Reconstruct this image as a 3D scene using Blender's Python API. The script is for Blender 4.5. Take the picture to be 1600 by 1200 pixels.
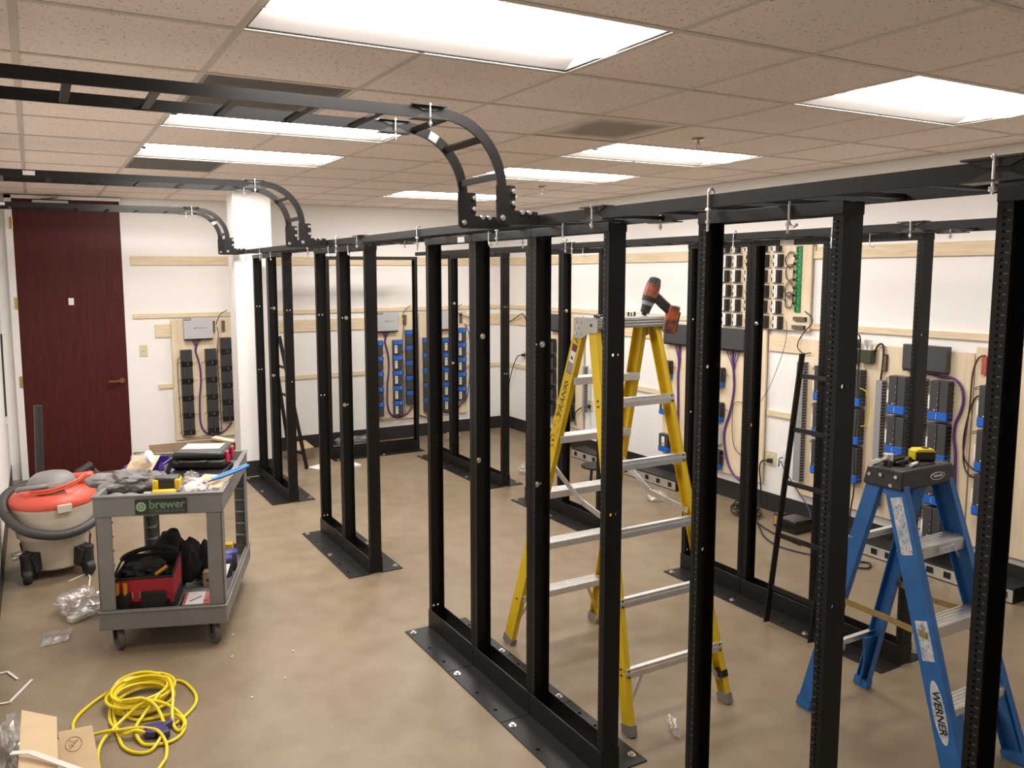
import bpy, bmesh, math, random
from mathutils import Vector, Matrix, noise
PI = math.pi
random.seed(7)
for o in list(bpy.data.objects):
    bpy.data.objects.remove(o, do_unlink=True)
SC = bpy.context.scene
C = SC.collection

# ------------------------------------------------------------------ camera
cam_d = bpy.data.cameras.new('camera')
cam = bpy.data.objects.new('camera', cam_d)
C.objects.link(cam)
CAM_H = 1.94
yaw, pitch, roll = 0.49546317, 0.10962778, -0.00487947
fw = Vector((math.sin(yaw) * math.cos(pitch), math.cos(yaw) * math.cos(pitch), -math.sin(pitch)))
rt = Vector((math.cos(yaw), -math.sin(yaw), 0))
up = rt.cross(fw)
r2 = rt * math.cos(roll) + up * math.sin(roll)
u2 = up * math.cos(roll) - rt * math.sin(roll)
M = Matrix((r2, u2, -fw)).transposed().to_4x4()
M.translation = (0, 0, CAM_H)
cam.matrix_world = M
cam_d.sensor_fit = 'HORIZONTAL'
cam_d.sensor_width = 36
cam_d.lens = 36 * 1265.955 / 1600
cam_d.shift_x = 62.35 / 1600
cam_d.shift_y = -33.84 / 1600
cam_d.clip_start = 0.05
SC.camera = cam

# ------------------------------------------------------------------ world, exposure
w = bpy.data.worlds.new('world')
SC.world = w
w.use_nodes = True
w.node_tree.nodes['Background'].inputs[0].default_value = (1, .93, .86, 1)
w.node_tree.nodes['Background'].inputs[1].default_value = 0.0
vs = SC.view_settings
vs.view_transform = 'Standard'
vs.look = 'None'
vs.gamma = 1
vs.use_curve_mapping = False
vs.exposure = 0.14
LAMP = 23.0            # strength of the fluorescent diffusers
LAMP_COL = (1.0, .955, .91)

# ------------------------------------------------------------------ mesh builder
class MB:
    def __init__(s):
        s.bm = bmesh.new(); s.mi = 0
    def _n(s, faces, sm=False):
        for f in faces:
            f.material_index = s.mi
            f.smooth = sm
    def hexa(s, p):
        v = [s.bm.verts.new(q) for q in p]
        fs = [s.bm.faces.new([v[i] for i in q]) for q in ((0,3,2,1),(4,5,6,7),(0,1,5,4),(1,2,6,5),(2,3,7,6),(3,0,4,7))]
        s._n(fs); return s
    def box(s, x0, x1, y0, y1, z0, z1, t=None):
        if x0 > x1: x0, x1 = x1, x0
        if y0 > y1: y0, y1 = y1, y0
        if z0 > z1: z0, z1 = z1, z0
        p = [Vector(q) for q in ((x0,y0,z0),(x1,y0,z0),(x1,y1,z0),(x0,y1,z0),(x0,y0,z1),(x1,y0,z1),(x1,y1,z1),(x0,y1,z1))]
        if t is not None: p = [t @ q for q in p]
        return s.hexa(p)
    def bar(s, a, b, w, h, up=(0,0,1)):
        a, b = Vector(a), Vector(b); d = (b-a); L = d.length; d.normalize()
        u = Vector(up); x = d.cross(u)
        if x.length < 1e-4: x = d.cross(Vector((0,1,0)))
        x.normalize(); u = x.cross(d)
        p = []
        for q in (a, b):
            for sx, su in ((-1,-1),(1,-1),(1,1),(-1,1)):
                p.append(q + x*(sx*w/2) + u*(su*h/2))
        v = [s.bm.verts.new(q) for q in p]
        fs = [s.bm.faces.new([v[i] for i in q]) for q in ((0,1,2,3),(7,6,5,4),(0,4,5,1),(1,5,6,2),(2,6,7,3),(3,7,4,0))]
        s._n(fs); return s
    def cyl(s, a, b, r, n=14, r2=None, caps=True):
        a, b = Vector(a), Vector(b); d = (b-a).normalized(); r2 = r if r2 is None else r2
        x = d.orthogonal().normalized(); y = d.cross(x)
        A = []; B = []
        for i in range(n):
            e = x*math.cos(2*PI*i/n) + y*math.sin(2*PI*i/n)
            A.append(s.bm.verts.new(a + e*r)); B.append(s.bm.verts.new(b + e*r2))
        s._n([s.bm.faces.new((A[i], A[(i+1)%n], B[(i+1)%n], B[i])) for i in range(n)], True)
        if caps: s._n([s.bm.faces.new(A[::-1]), s.bm.faces.new(B)])
        return s
    def tube(s, pts, r, n=7, closed=False):
        pts = [Vector(p) for p in pts]; N = len(pts); rings = []; x = None
        for i, p in enumerate(pts):
            if closed: d = pts[(i+1)%N] - pts[i-1]
            else: d = pts[min(i+1, N-1)] - pts[max(i-1, 0)]
            if d.length < 1e-7: d = Vector((0,0,1))
            d.normalize()
            if x is None: x = d.orthogonal().normalized()
            else:
                x = x - d*x.dot(d)
                x = x.normalized() if x.length > 1e-5 else d.orthogonal().normalized()
            y = d.cross(x)
            rr = r[i] if isinstance(r, (list, tuple)) else r
            rings.append([s.bm.verts.new(p + (x*math.cos(2*PI*k/n) + y*math.sin(2*PI*k/n))*rr) for k in range(n)])
        R = range(N) if closed else range(N-1)
        for i in R:
            a, b = rings[i], rings[(i+1)%N]
            s._n([s.bm.faces.new((a[k], a[(k+1)%n], b[(k+1)%n], b[k])) for k in range(n)], True)
        if not closed: s._n([s.bm.faces.new(rings[0][::-1]), s.bm.faces.new(rings[-1])])
        return s
    def prism(s, poly, lo, hi, fn=None, sm=False):
        """poly: 2-D outline (a, b); extruded lo..hi along c; fn maps (a, b, c) to a point"""
        fn = fn or (lambda a, b, c: (a, b, c))
        A = [s.bm.verts.new(fn(a, b, lo)) for a, b in poly]; B = [s.bm.verts.new(fn(a, b, hi)) for a, b in poly]
        n = len(poly)
        s._n([s.bm.faces.new((A[i], A[(i+1)%n], B[(i+1)%n], B[i])) for i in range(n)], sm)
        s._n([s.bm.faces.new(A[::-1]), s.bm.faces.new(B)])
        return s
    def lathe(s, prof, n=28, c=(0,0,0), sq=(1,1)):
        rings = []
        for r, z in prof:
            rings.append([s.bm.verts.new((c[0]+r*sq[0]*math.cos(2*PI*k/n), c[1]+r*sq[1]*math.sin(2*PI*k/n), c[2]+z)) for k in range(n)])
        for a, b in zip(rings, rings[1:]):
            s._n([s.bm.faces.new((a[k], a[(k+1)%n], b[(k+1)%n], b[k])) for k in range(n)], True)
        s._n([s.bm.faces.new(rings[0][::-1]), s.bm.faces.new(rings[-1])], True)
        return s
    def blob(s, c, sz, amp=.25, freq=2.5, seed=0, sub=3, flat=None, rot=0):
        r = bmesh.ops.create_icosphere(s.bm, subdivisions=sub, radius=1)
        cr, sr = math.cos(rot), math.sin(rot)
        for v in r['verts']:
            q = v.co.copy()
            k = 1 + amp*noise.fractal(q*freq + Vector((seed*7.3, seed*3.1, seed)), 0.8, 2.0, 4)
            q *= k
            z = q.z*sz[2]
            if flat is not None: z = max(z, flat)
            x, y = q.x*sz[0], q.y*sz[1]
            v.co = (c[0] + x*cr - y*sr, c[1] + x*sr + y*cr, c[2] + z)
        fs = set()
        for v in r['verts']: fs.update(v.link_faces)
        s._n(fs, True); return s
    def sheet(s, nx, ny, fn):
        g = [[s.bm.verts.new(fn(i/(nx-1), j/(ny-1))) for j in range(ny)] for i in range(nx)]
        for i in range(nx-1):
            for j in range(ny-1):
                s._n([s.bm.faces.new((g[i][j], g[i+1][j], g[i+1][j+1], g[i][j+1]))], True)
        return s
    def obj(s, name, mats, parent=None, loc=(0,0,0), rz=0, bevel=0, rot=None, thick=0):
        me = bpy.data.meshes.new(name)
        bmesh.ops.recalc_face_normals(s.bm, faces=s.bm.faces[:])
        s.bm.to_mesh(me); s.bm.free()
        for m in (mats if isinstance(mats, (list, tuple)) else [mats]): me.materials.append(m)
        try: me.set_sharp_from_angle(angle=math.radians(38))
        except Exception: pass
        o = bpy.data.objects.new(name, me); C.objects.link(o)
        o.location = loc
        o.rotation_euler = rot if rot else (0, 0, rz)
        if parent: o.parent = parent
        if thick:
            md = o.modifiers.new('solid', 'SOLIDIFY'); md.thickness = thick; md.offset = 0
        if bevel:
            md = o.modifiers.new('bevel', 'BEVEL'); md.width = bevel; md.segments = 2; md.limit_method = 'ANGLE'
        return o

def tag(o, label=None, cat=None, group=None, kind=None):
    if label: o['label'] = label
    if cat: o['category'] = cat
    if group: o['group'] = group
    if kind: o['kind'] = kind
    return o
def thing(name, label, cat, loc=(0,0,0), rz=0, group=None, rot=None):
    o = bpy.data.objects.new(name, None); C.objects.link(o)
    o.empty_display_size = .05
    o.location = loc; o.rotation_euler = rot if rot else (0, 0, rz)
    return tag(o, label, cat, group)
KIDS = {}
def dup(root, loc, rz=None, label=None, group=None):
    """a copy of a thing with copies of its parts and sub-parts"""
    def kids(o):
        if o.name not in KIDS: KIDS[o.name] = list(o.children)
        return KIDS[o.name]
    r = root.copy(); C.objects.link(r); r.location = loc
    if rz is not None: r.rotation_euler = (0, 0, rz)
    if label: r['label'] = label
    if group: r['group'] = group
    for ch in kids(root):
        c = ch.copy(); C.objects.link(c); c.parent = r
        for g in kids(ch):
            d = g.copy(); C.objects.link(d); d.parent = c
    return r
def discard(root):
    for ch in list(root.children): discard(ch)
    bpy.data.objects.remove(root, do_unlink=True)
def smooth(pts, n=6, closed=False):
    P = [Vector(p) for p in pts]; N = len(P); out = []
    R = range(N) if closed else range(N-1)
    for i in R:
        if closed: a, b, c, d = P[i-1], P[i], P[(i+1)%N], P[(i+2)%N]
        else: a, b, c, d = P[max(i-1,0)], P[i], P[i+1], P[min(i+2,N-1)]
        for k in range(n):
            t = k/n
            out.append(.5*((2*b) + (c-a)*t + (2*a-5*b+4*c-d)*t*t + (3*b-a-3*c+d)*t*t*t))
    if not closed: out.append(P[-1])
    return out
def text_mesh(body, size, extrude=.0004, shear=0, bold=0, align='CENTER'):
    cu = bpy.data.curves.new('txt', 'FONT'); cu.body = body; cu.size = size; cu.extrude = extrude
    cu.align_x = align; cu.align_y = 'CENTER'; cu.shear = shear; cu.offset = bold
    o = bpy.data.objects.new('txt', cu); C.objects.link(o)
    me = bpy.data.meshes.new_from_object(o.evaluated_get(bpy.context.evaluated_depsgraph_get()))
    bpy.data.objects.remove(o, do_unlink=True); bpy.data.curves.remove(cu)
    return me
def text_obj(name, body, size, m, mat4, parent=None, sx=1, **kw):
    """mat4 places the lettering: local x along the line, local y up the letters, local z out of the surface"""
    bpy.context.view_layer.update()
    me = text_mesh(body, size, **kw)
    me.transform(Matrix.Diagonal((sx, 1, 1, 1))); me.transform(mat4)
    me.materials.append(m)
    o = bpy.data.objects.new(name, me); C.objects.link(o)
    if parent: o.parent = parent
    return o
def frame4(o, x, y):
    x = Vector(x).normalized(); y = Vector(y); y = (y - x*y.dot(x)).normalized(); z = x.cross(y)
    m = Matrix((x, y, z)).transposed().to_4x4(); m.translation = Vector(o); return m
ORD = ['topmost', 'second from the top', 'third from the top', 'fourth from the top', 'fifth from the top', 'lowest']

# ------------------------------------------------------------------ materials
def nodes(m): return m.node_tree.nodes, m.node_tree.links
def mat(name, col, rough=.5, metal=0, spec=.5, var=0, scale=8, bump=0, bscale=60, stretch=(1,1,1), col2=None, coat=0):
    m = bpy.data.materials.new(name); m.use_nodes = True
    N, L = nodes(m); b = N['Principled BSDF']
    b.inputs['Base Color'].default_value = (*col, 1); b.inputs['Roughness'].default_value = rough
    b.inputs['Metallic'].default_value = metal; b.inputs['Specular IOR Level'].default_value = spec
    if coat: b.inputs['Coat Weight'].default_value = coat
    if var or col2 or bump:
        tc = N.new('ShaderNodeTexCoord'); mp = N.new('ShaderNodeMapping'); mp.inputs['Scale'].default_value = stretch
        L.new(tc.outputs['Object'], mp.inputs[0])
    if var or col2:
        nz = N.new('ShaderNodeTexNoise'); nz.inputs['Scale'].default_value = scale; nz.inputs['Detail'].default_value = 5
        L.new(mp.outputs[0], nz.inputs['Vector'])
        rp = N.new('ShaderNodeValToRGB')
        c2 = col2 or tuple(min(1, c*(1+var)) for c in col); c1 = col if col2 else tuple(c*(1-var) for c in col)
        rp.color_ramp.elements[0].position = .32; rp.color_ramp.elements[1].position = .68
        rp.color_ramp.elements[0].color = (*c1, 1); rp.color_ramp.elements[1].color = (*c2, 1)
        L.new(nz.outputs[0], rp.inputs[0]); L.new(rp.outputs[0], b.inputs['Base Color'])
    if bump:
        n2 = N.new('ShaderNodeTexNoise'); n2.inputs['Scale'].default_value = bscale; n2.inputs['Detail'].default_value = 3
        L.new(mp.outputs[0], n2.inputs['Vector'])
        bp = N.new('ShaderNodeBump'); bp.inputs['Strength'].default_value = bump; bp.inputs['Distance'].default_value = .01
        L.new(n2.outputs[0], bp.inputs['Height']); L.new(bp.outputs[0], b.inputs['Normal'])
    return m
def math_node(N, L, op, a, b=None, c=None):
    n = N.new('ShaderNodeMath'); n.operation = op
    for i, v in enumerate((a, b, c)):
        if v is None: continue
        if isinstance(v, (int, float)): n.inputs[i].default_value = v
        else: L.new(v, n.inputs[i])
    return n.outputs[0]

wall_m = mat('wall paint', (.84, .82, .79), .55, var=.015, scale=1.5, bump=.02, bscale=220)
floor_m = mat('polished concrete', (.33, .262, .19), .36, spec=.35, var=0)
def _floor():
    N, L = nodes(floor_m); b = N['Principled BSDF']
    tc = N.new('ShaderNodeTexCoord')
    def nz(sc, det, st=(1,1,1)):
        mp = N.new('ShaderNodeMapping'); mp.inputs['Scale'].default_value = st
        L.new(tc.outputs['Object'], mp.inputs[0])
        n = N.new('ShaderNodeTexNoise'); n.inputs['Scale'].default_value = sc; n.inputs['Detail'].default_value = det
        L.new(mp.outputs[0], n.inputs['Vector']); return n.outputs[0]
    a = math_node(N, L, 'ADD', math_node(N, L, 'MULTIPLY', nz(1.3, 6, (1, .6, 1)), .6), math_node(N, L, 'MULTIPLY', nz(7, 8), .4))
    rp = N.new('ShaderNodeValToRGB'); e = rp.color_ramp.elements
    e[0].position = .33; e[1].position = .68
    e[0].color = (.182, .134, .083, 1); e[1].color = (.276, .216, .147, 1)
    L.new(a, rp.inputs[0]); L.new(rp.outputs[0], b.inputs['Base Color'])
    r = math_node(N, L, 'MULTIPLY_ADD', nz(4, 4), .25, .27); L.new(r, b.inputs['Roughness'])
_floor()
tile_m = mat('acoustic tile', (.60, .525, .45), .9, spec=.15)
def _tile():
    N, L = nodes(tile_m); b = N['Principled BSDF']
    tc = N.new('ShaderNodeTexCoord'); mp = N.new('ShaderNodeMapping'); mp.inputs['Scale'].default_value = (1, 1, 1)
    L.new(tc.outputs['Object'], mp.inputs[0])
    n = N.new('ShaderNodeTexNoise'); n.inputs['Scale'].default_value = 95; n.inputs['Detail'].default_value = 2.5
    L.new(mp.outputs[0], n.inputs['Vector'])
    n2 = N.new('ShaderNodeTexNoise'); n2.inputs['Scale'].default_value = 1.2
    L.new(mp.outputs[0], n2.inputs['Vector'])
    rp = N.new('ShaderNodeValToRGB'); e = rp.color_ramp.elements
    e[0].position = .30; e[1].position = .37; e[0].color = (.36, .31, .26, 1); e[1].color = (.95, .835, .765, 1)
    L.new(n.outputs[0], rp.inputs[0])
    mx = N.new('ShaderNodeMix'); mx.data_type = 'RGBA'; mx.blend_type = 'MULTIPLY'; mx.inputs[0].default_value = .25
    L.new(rp.outputs[0], mx.inputs[6])
    r2_ = N.new('ShaderNodeValToRGB'); r2_.color_ramp.elements[0].color = (.8, .8, .8, 1); r2_.color_ramp.elements[0].position = .3
    r2_.color_ramp.elements[1].position = .7
    L.new(n2.outputs[0], r2_.inputs[0]); L.new(r2_.outputs[0], mx.inputs[7]); L.new(mx.outputs[2], b.inputs['Base Color'])
    bp = N.new('ShaderNodeBump'); bp.inputs['Strength'].default_value = .3; bp.inputs['Distance'].default_value = .004
    L.new(n.outputs[0], bp.inputs['Height']); L.new(bp.outputs[0], b.inputs['Normal'])
_tile()
grid_m = mat('ceiling grid', (.63, .555, .48), .5)
grille_m = mat('grey return grille', (.30, .275, .255), .6, var=.1, scale=20)
stain_m = mat('stained tile', (.52, .46, .40), .9)
def _stain():
    N, L = nodes(stain_m); b = N['Principled BSDF']
    tc = N.new('ShaderNodeTexCoord'); n = N.new('ShaderNodeTexNoise'); n.inputs['Scale'].default_value = 5
    L.new(tc.outputs['Object'], n.inputs['Vector'])
    sp = N.new('ShaderNodeSeparateXYZ'); L.new(tc.outputs['Object'], sp.inputs[0])
    mx = math_node(N, L, 'MAXIMUM', math_node(N, L, 'ABSOLUTE', sp.outputs[0]), math_node(N, L, 'ABSOLUTE', sp.outputs[1]))
    d = math_node(N, L, 'ADD', mx, math_node(N, L, 'MULTIPLY', n.outputs[0], .12))
    rp = N.new('ShaderNodeValToRGB'); e = rp.color_ramp.elements
    e[0].position = .22; e[1].position = .33; e[0].color = (.36, .32, .29, 1); e[1].color = (.84, .75, .66, 1)
    L.new(d, rp.inputs[0]); L.new(rp.outputs[0], b.inputs['Base Color'])
_stain()
def lens_material(name, k):
    m = bpy.data.materials.new(name); m.use_nodes = True
    N, L = nodes(m)
    e = N.new('ShaderNodeEmission'); e.inputs[0].default_value = (*LAMP_COL, 1); e.inputs[1].default_value = LAMP*k
    L.new(e.outputs[0], N['Material Output'].inputs[0]); return m
lens_m = lens_material('lit diffuser', 1.0)              # strengths differ per fixture only to balance the room's brightness
lens_near = lens_material('lit diffuser near', .84)
lens_bright = lens_material('lit diffuser boosted', 1.42)
lens_dim = lens_material('lit diffuser one tube', .30)  # weak fill for the two added lights behind the camera
white_metal = mat('white enamel', (.82, .79, .76), .4)
black_metal = mat('black powder coat', (.0085, .0068, .0062), .42, spec=.36, var=.12, scale=30)
silver = mat('zinc bolt', (.78, .76, .74), .28, metal=1)
alu = mat('ladder aluminium', (.74, .73, .71), .38, metal=.85, var=.06, scale=30)
def rack_material():
    m = mat('punched rack steel', (.0068, .0054, .0048), .42, spec=.26)
    N, L = nodes(m); b = N['Principled BSDF']; out = N['Material Output']
    tc = N.new('ShaderNodeTexCoord'); sp = N.new('ShaderNodeSeparateXYZ'); L.new(tc.outputs['Object'], sp.inputs[0])
    X, Y, Z = sp.outputs
    ax = math_node(N, L, 'ABSOLUTE', X)
    fl = math_node(N, L, 'GREATER_THAN', ax, .0355)                  # on a flange
    inz = math_node(N, L, 'MULTIPLY', math_node(N, L, 'GREATER_THAN', Z, .13), math_node(N, L, 'LESS_THAN', Z, 2.07))
    fr = math_node(N, L, 'FRACT', math_node(N, L, 'DIVIDE', Z, .014817))
    dz = math_node(N, L, 'MULTIPLY', math_node(N, L, 'SUBTRACT', fr, .5), .014817)
    dy = math_node(N, L, 'SUBTRACT', Y, .016)
    d = math_node(N, L, 'SQRT', math_node(N, L, 'ADD', math_node(N, L, 'MULTIPLY', dz, dz), math_node(N, L, 'MULTIPLY', dy, dy)))
    hole = math_node(N, L, 'MULTIPLY', math_node(N, L, 'MULTIPLY', math_node(N, L, 'LESS_THAN', d, .0031), fl), inz)
    # holes through the web, two at each of three heights
    dx = math_node(N, L, 'SUBTRACT', ax, .013)
    web = math_node(N, L, 'LESS_THAN', Y, .005)
    wh = None
    for hz in (.118, 1.04, 1.64):
        q = math_node(N, L, 'SUBTRACT', Z, hz)
        dd = math_node(N, L, 'SQRT', math_node(N, L, 'ADD', math_node(N, L, 'MULTIPLY', q, q), math_node(N, L, 'MULTIPLY', dx, dx)))
        k = math_node(N, L, 'LESS_THAN', dd, .006)
        wh = k if wh is None else math_node(N, L, 'MAXIMUM', wh, k)
    hole = math_node(N, L, 'MAXIMUM', hole, math_node(N, L, 'MULTIPLY', wh, web))
    # rack-unit ticks and small printed numerals beside the holes
    u = math_node(N, L, 'FRACT', math_node(N, L, 'DIVIDE', Z, .04445))
    tick = math_node(N, L, 'LESS_THAN', math_node(N, L, 'ABSOLUTE', math_node(N, L, 'SUBTRACT', u, .5)), .028)
    ty = math_node(N, L, 'LESS_THAN', math_node(N, L, 'ABSOLUTE', math_node(N, L, 'SUBTRACT', Y, .0255)), .0042)
    num = math_node(N, L, 'LESS_THAN', math_node(N, L, 'ABSOLUTE', math_node(N, L, 'SUBTRACT', u, .0)), .07)
    ny = math_node(N, L, 'LESS_THAN', math_node(N, L, 'ABSOLUTE', math_node(N, L, 'SUBTRACT', Y, .0255)), .0022)
    ink = math_node(N, L, 'MAXIMUM', math_node(N, L, 'MULTIPLY', tick, ty), math_node(N, L, 'MULTIPLY', num, ny))
    ink = math_node(N, L, 'MULTIPLY', math_node(N, L, 'MULTIPLY', ink, fl), inz)
    mc = N.new('ShaderNodeMix'); mc.data_type = 'RGBA'
    mc.inputs[6].default_value = (.0065, .0052, .0046, 1); mc.inputs[7].default_value = (.12, .11, .105, 1)
    L.new(ink, mc.inputs[0]); L.new(mc.outputs[2], b.inputs['Base Color'])
    tr = N.new('ShaderNodeBsdfTransparent'); ms = N.new('ShaderNodeMixShader')
    L.new(hole, ms.inputs[0]); L.new(b.outputs[0], ms.inputs[1]); L.new(tr.outputs[0], ms.inputs[2]); L.new(ms.outputs[0], out.inputs[0])
    return m
rack_m = rack_material()
pine_m = mat('pine board', (.66, .52, .34), .6, col2=(.76, .64, .46), scale=5, stretch=(1.2, 14, 14), spec=.3)
pine_y = pine_m
ply_m = mat('plywood', (.66, .53, .36), .65, col2=(.76, .64, .47), scale=3, stretch=(9, 9, .9), spec=.25)
door_m = mat('mahogany veneer', (.050, .0062, .0045), .5, col2=(.074, .011, .008), scale=6, stretch=(7, 7, .5), spec=.22)
base_m = mat('black vinyl base', (.020, .017, .016), .5)
equip_grey = mat('grey equipment cover', (.47, .46, .475), .45)
mod_dark = mat('dark module case', (.036, .036, .039), .38, var=.1, scale=15)
mod_mid = mat('charcoal module case', (.050, .050, .053), .42)
mod_black = mat('glossy black cap', (.010, .009, .009), .2)
blue_tape = mat('blue tape', (.012, .115, .52), .45)
label_m = mat('white label', (.80, .77, .74), .6)
ink_m = mat('black ink', (.01, .01, .01), .6)
green_pcb = mat('green circuit board', (.012, .22, .055), .45, var=.35, scale=60)
term_m = mat('terminal strip', (.03, .026, .02), .5)
red_m = mat('red plastic', (.52, .035, .03), .45)
purple_m = mat('purple cable', (.085, .028, .17), .5)
cable_m = mat('black cable', (.012, .010, .010), .5)
brown_cable = mat('brown cable', (.06, .022, .014), .5)
yellow_wire = mat('yellow wire', (.65, .42, .02), .5)
ivory = mat('ivory plate', (.62, .56, .38), .4)
duct_m = mat('grey wire duct', (.27, .27, .28), .55)
clear_m = bpy.data.materials.new('clear film'); clear_m.use_nodes = True
def _clear():
    N, L = nodes(clear_m); N.remove(N['Principled BSDF'])
    t = N.new('ShaderNodeBsdfTransparent'); t.inputs[0].default_value = (.93, .92, .91, 1)
    g = N.new('ShaderNodeBsdfGlossy'); g.inputs['Roughness'].default_value = .24
    d = N.new('ShaderNodeBsdfDiffuse'); d.inputs[0].default_value = (.8, .78, .76, 1)
    m1 = N.new('ShaderNodeMixShader'); m1.inputs[0].default_value = .38; L.new(g.outputs[0], m1.inputs[1]); L.new(d.outputs[0], m1.inputs[2])
    m2 = N.new('ShaderNodeMixShader'); m2.inputs[0].default_value = .26
    L.new(t.outputs[0], m2.inputs[1]); L.new(m1.outputs[0], m2.inputs[2]); L.new(m2.outputs[0], N['Material Output'].inputs[0])
_clear()

# ------------------------------------------------------------------ the room
XL, XR, YN, YF, ZC = -.27, 5.20, -2.2, 8.72, 2.69
GX, GY, T = 1.823, 2.611, .6096
def struct(mb, name, m, **k): return tag(mb.obj(name, m, **k), kind='structure')
struct(MB().box(XL-.1, XR+.1, YN-.1, YF+.1, -.12, 0), 'floor', floor_m)
struct(MB().box(XL-.12, XR+.12, YF, YF+.12, 0, ZC+.12), 'wall_far', wall_m)
struct(MB().box(XR, XR+.12, YN, YF, 0, ZC+.12), 'wall_right', wall_m)
struct(MB().box(XL-.12, XL, YN, YF, 0, ZC+.12), 'wall_left', wall_m)
struct(MB().box(XL-.12, XR+.12, YN-.12, YN, 0, ZC+.12), 'wall_near', wall_m)
struct(MB().box(1.676, 2.03, 7.76, 8.02, 0, ZC), 'wall_column', wall_m)
BH = .15
def baseboard(name, x0, x1, y0, y1):
    struct(MB().box(x0, x1, y0, y1, 0, BH), name, base_m, bevel=.002)
baseboard('baseboard_right', XR-.006, XR, YN, YF)
m_ = MB(); m_.box(.81, XR-.006, YF-.006, YF, 0, BH)
struct(m_, 'baseboard_far', base_m)
m_ = MB(); m_.box(1.670, 2.036, 7.754, 7.76, 0, BH); m_.box(2.03, 2.036, 7.76, 8.02, 0, BH); m_.box(1.670, 1.676, 7.76, 8.02, 0, BH); m_.box(1.670, 2.036, 8.02, 8.026, 0, BH)
struct(m_, 'baseboard_column', base_m)
baseboard('baseboard_left', XL, XL+.006, YN, YF)

LIGHTS = [(-2, -1), (2, -1), (-2, 2), (2, 2), (-2, 4), (2, 4), (2, 7), (-2, 7), (-2, -5), (2, -5)]  # last pair is added, unseen, to even out the brightness
VENTS = [(-2, 1), (-2, 5), (1, 1)]
used = set(VENTS)
for i, j in LIGHTS: used |= {(i, j), (i+1, j)}
ceil = MB(); grid = MB()
for i in range(-5, 7):
    for j in range(-9, 12):
        if (i, j) in used: continue
        x0, x1, y0, y1 = GX+i*T, GX+(i+1)*T, GY+j*T, GY+(j+1)*T
        x0, x1, y0, y1 = max(x0, XL), min(x1, XR), max(y0, YN), min(y1, YF)
        if x1-x0 < .005 or y1-y0 < .005: continue
        ceil.box(x0, x1, y0, y1, ZC, ZC+.016)
struct(ceil, 'ceiling', tile_m)
B_ = .012
for i in range(-3, 6):
    x = GX+i*T
    # bars of constant x, interrupted where a two-tile-wide fixture sits
    y = YN
    for a, b in sorted([(GY+j*T+B_, GY+(j+1)*T-B_) for (q, j) in LIGHTS if q+1 == i]) + [(YF, YF)]:
        grid.box(x-B_, x+B_, y, a, ZC-.003, ZC); y = b
for j in range(-7, 10):
    y = GY+j*T
    grid.box(XL, XR, y-B_, y+B_, ZC-.0036, ZC-.0002)
grid.box(XL, XL+.022, YN, YF, ZC-.004, ZC); grid.box(XR-.022, XR, YN, YF, ZC-.004, ZC); grid.box(XL, XR, YF-.022, YF, ZC-.004, ZC)
struct(grid, 'trim_1', grid_m)

def ceiling_light():
    t = thing('ceiling_light', '', 'light')
    x0, x1, y0, y1 = B_, 2*T-B_, B_, T-B_
    f = MB()                                                       # dark shadow gap round the lens
    for a in ((x0, x1, y0, y0+.008), (x0, x1, y1-.008, y1), (x0, x0+.008, y0+.008, y1-.008), (x1-.008, x1, y0+.008, y1-.008)):
        f.box(*a, ZC+.002, ZC+.05)
    f.obj('shadow_gap', base_m, t)
    x0 += .008; x1 -= .008; y0 += .008; y1 -= .008
    h = MB(); zt, zb = ZC+.034, ZC+.004
    pts = lambda x, y, z: h.bm.verts.new((x, y, z))
    for y_a, y_b in ((y0, y0+.10), (y1, y1-.10)):
        v = [pts(x0, y_a, zb), pts(x1, y_a, zb), pts(x1-.02, y_b, zt), pts(x0+.02, y_b, zt)]
        h._n([h.bm.faces.new(v)])
    for x_a, x_b in ((x0, x0+.02), (x1, x1-.02)):
        v = [pts(x_a, y0, zb), pts(x_a, y1, zb), pts(x_b, y1-.10, zt), pts(x_b, y0+.10, zt)]
        h._n([h.bm.faces.new(v)])
    h.box(x0, x1, y0, y1, ZC+.06, ZC+.075)
    h.obj('reflector', white_metal, t)
    # a shallow bowed lens
    d = MB(); n = 9
    def bow(u, v):
        yy = y0+.10 + (y1-y0-.20)*v
        return (x0+.02 + (x1-x0-.04)*u, yy, zt - .044*math.sin(PI*v)**.8)
    d.sheet(2, n, bow); d.obj('diffuser', lens_m, t)
    return t
names = {(-2,-1): 'largest lit ceiling light, nearest the camera',
         (2,-1): 'lit ceiling light at the right edge, above the near rack row',
         (-2,2): 'lit ceiling light seen under the near high runway, second of the left column',
         (2,2): 'lit ceiling light beside the chrome sprinkler head',
         (-2,4): 'lit ceiling light just before the far grey return grille, left column',
         (2,4): 'lit ceiling light just right of the biggest curved runway drop',
         (2,7): 'farthest lit ceiling light, close to the far wall',
         (-2,7): 'lit ceiling light in front of the white column, hidden behind a high runway',
         (-2,-5): 'added dim fill light behind the camera on the left', (2,-5): 'added dim fill light behind the camera on the right'}
l0 = ceiling_light()
for q, (i, j) in enumerate(LIGHTS):
    L_ = l0 if q == 0 else dup(l0, (0, 0, 0))
    for ch in L_.children:
        if ch.name.startswith('diffuser'):
            ch.material_slots[0].link = 'OBJECT'; ch.material_slots[0].material = lens_dim if j == -5 else (lens_bright if (i == -2 and j > 0) or j == 7 else (lens_near if j == -1 else lens_m))
    L_.location = (GX+i*T, GY+j*T, 0); tag(L_, names[(i, j)], 'light', 'recessed ceiling lights')
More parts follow.
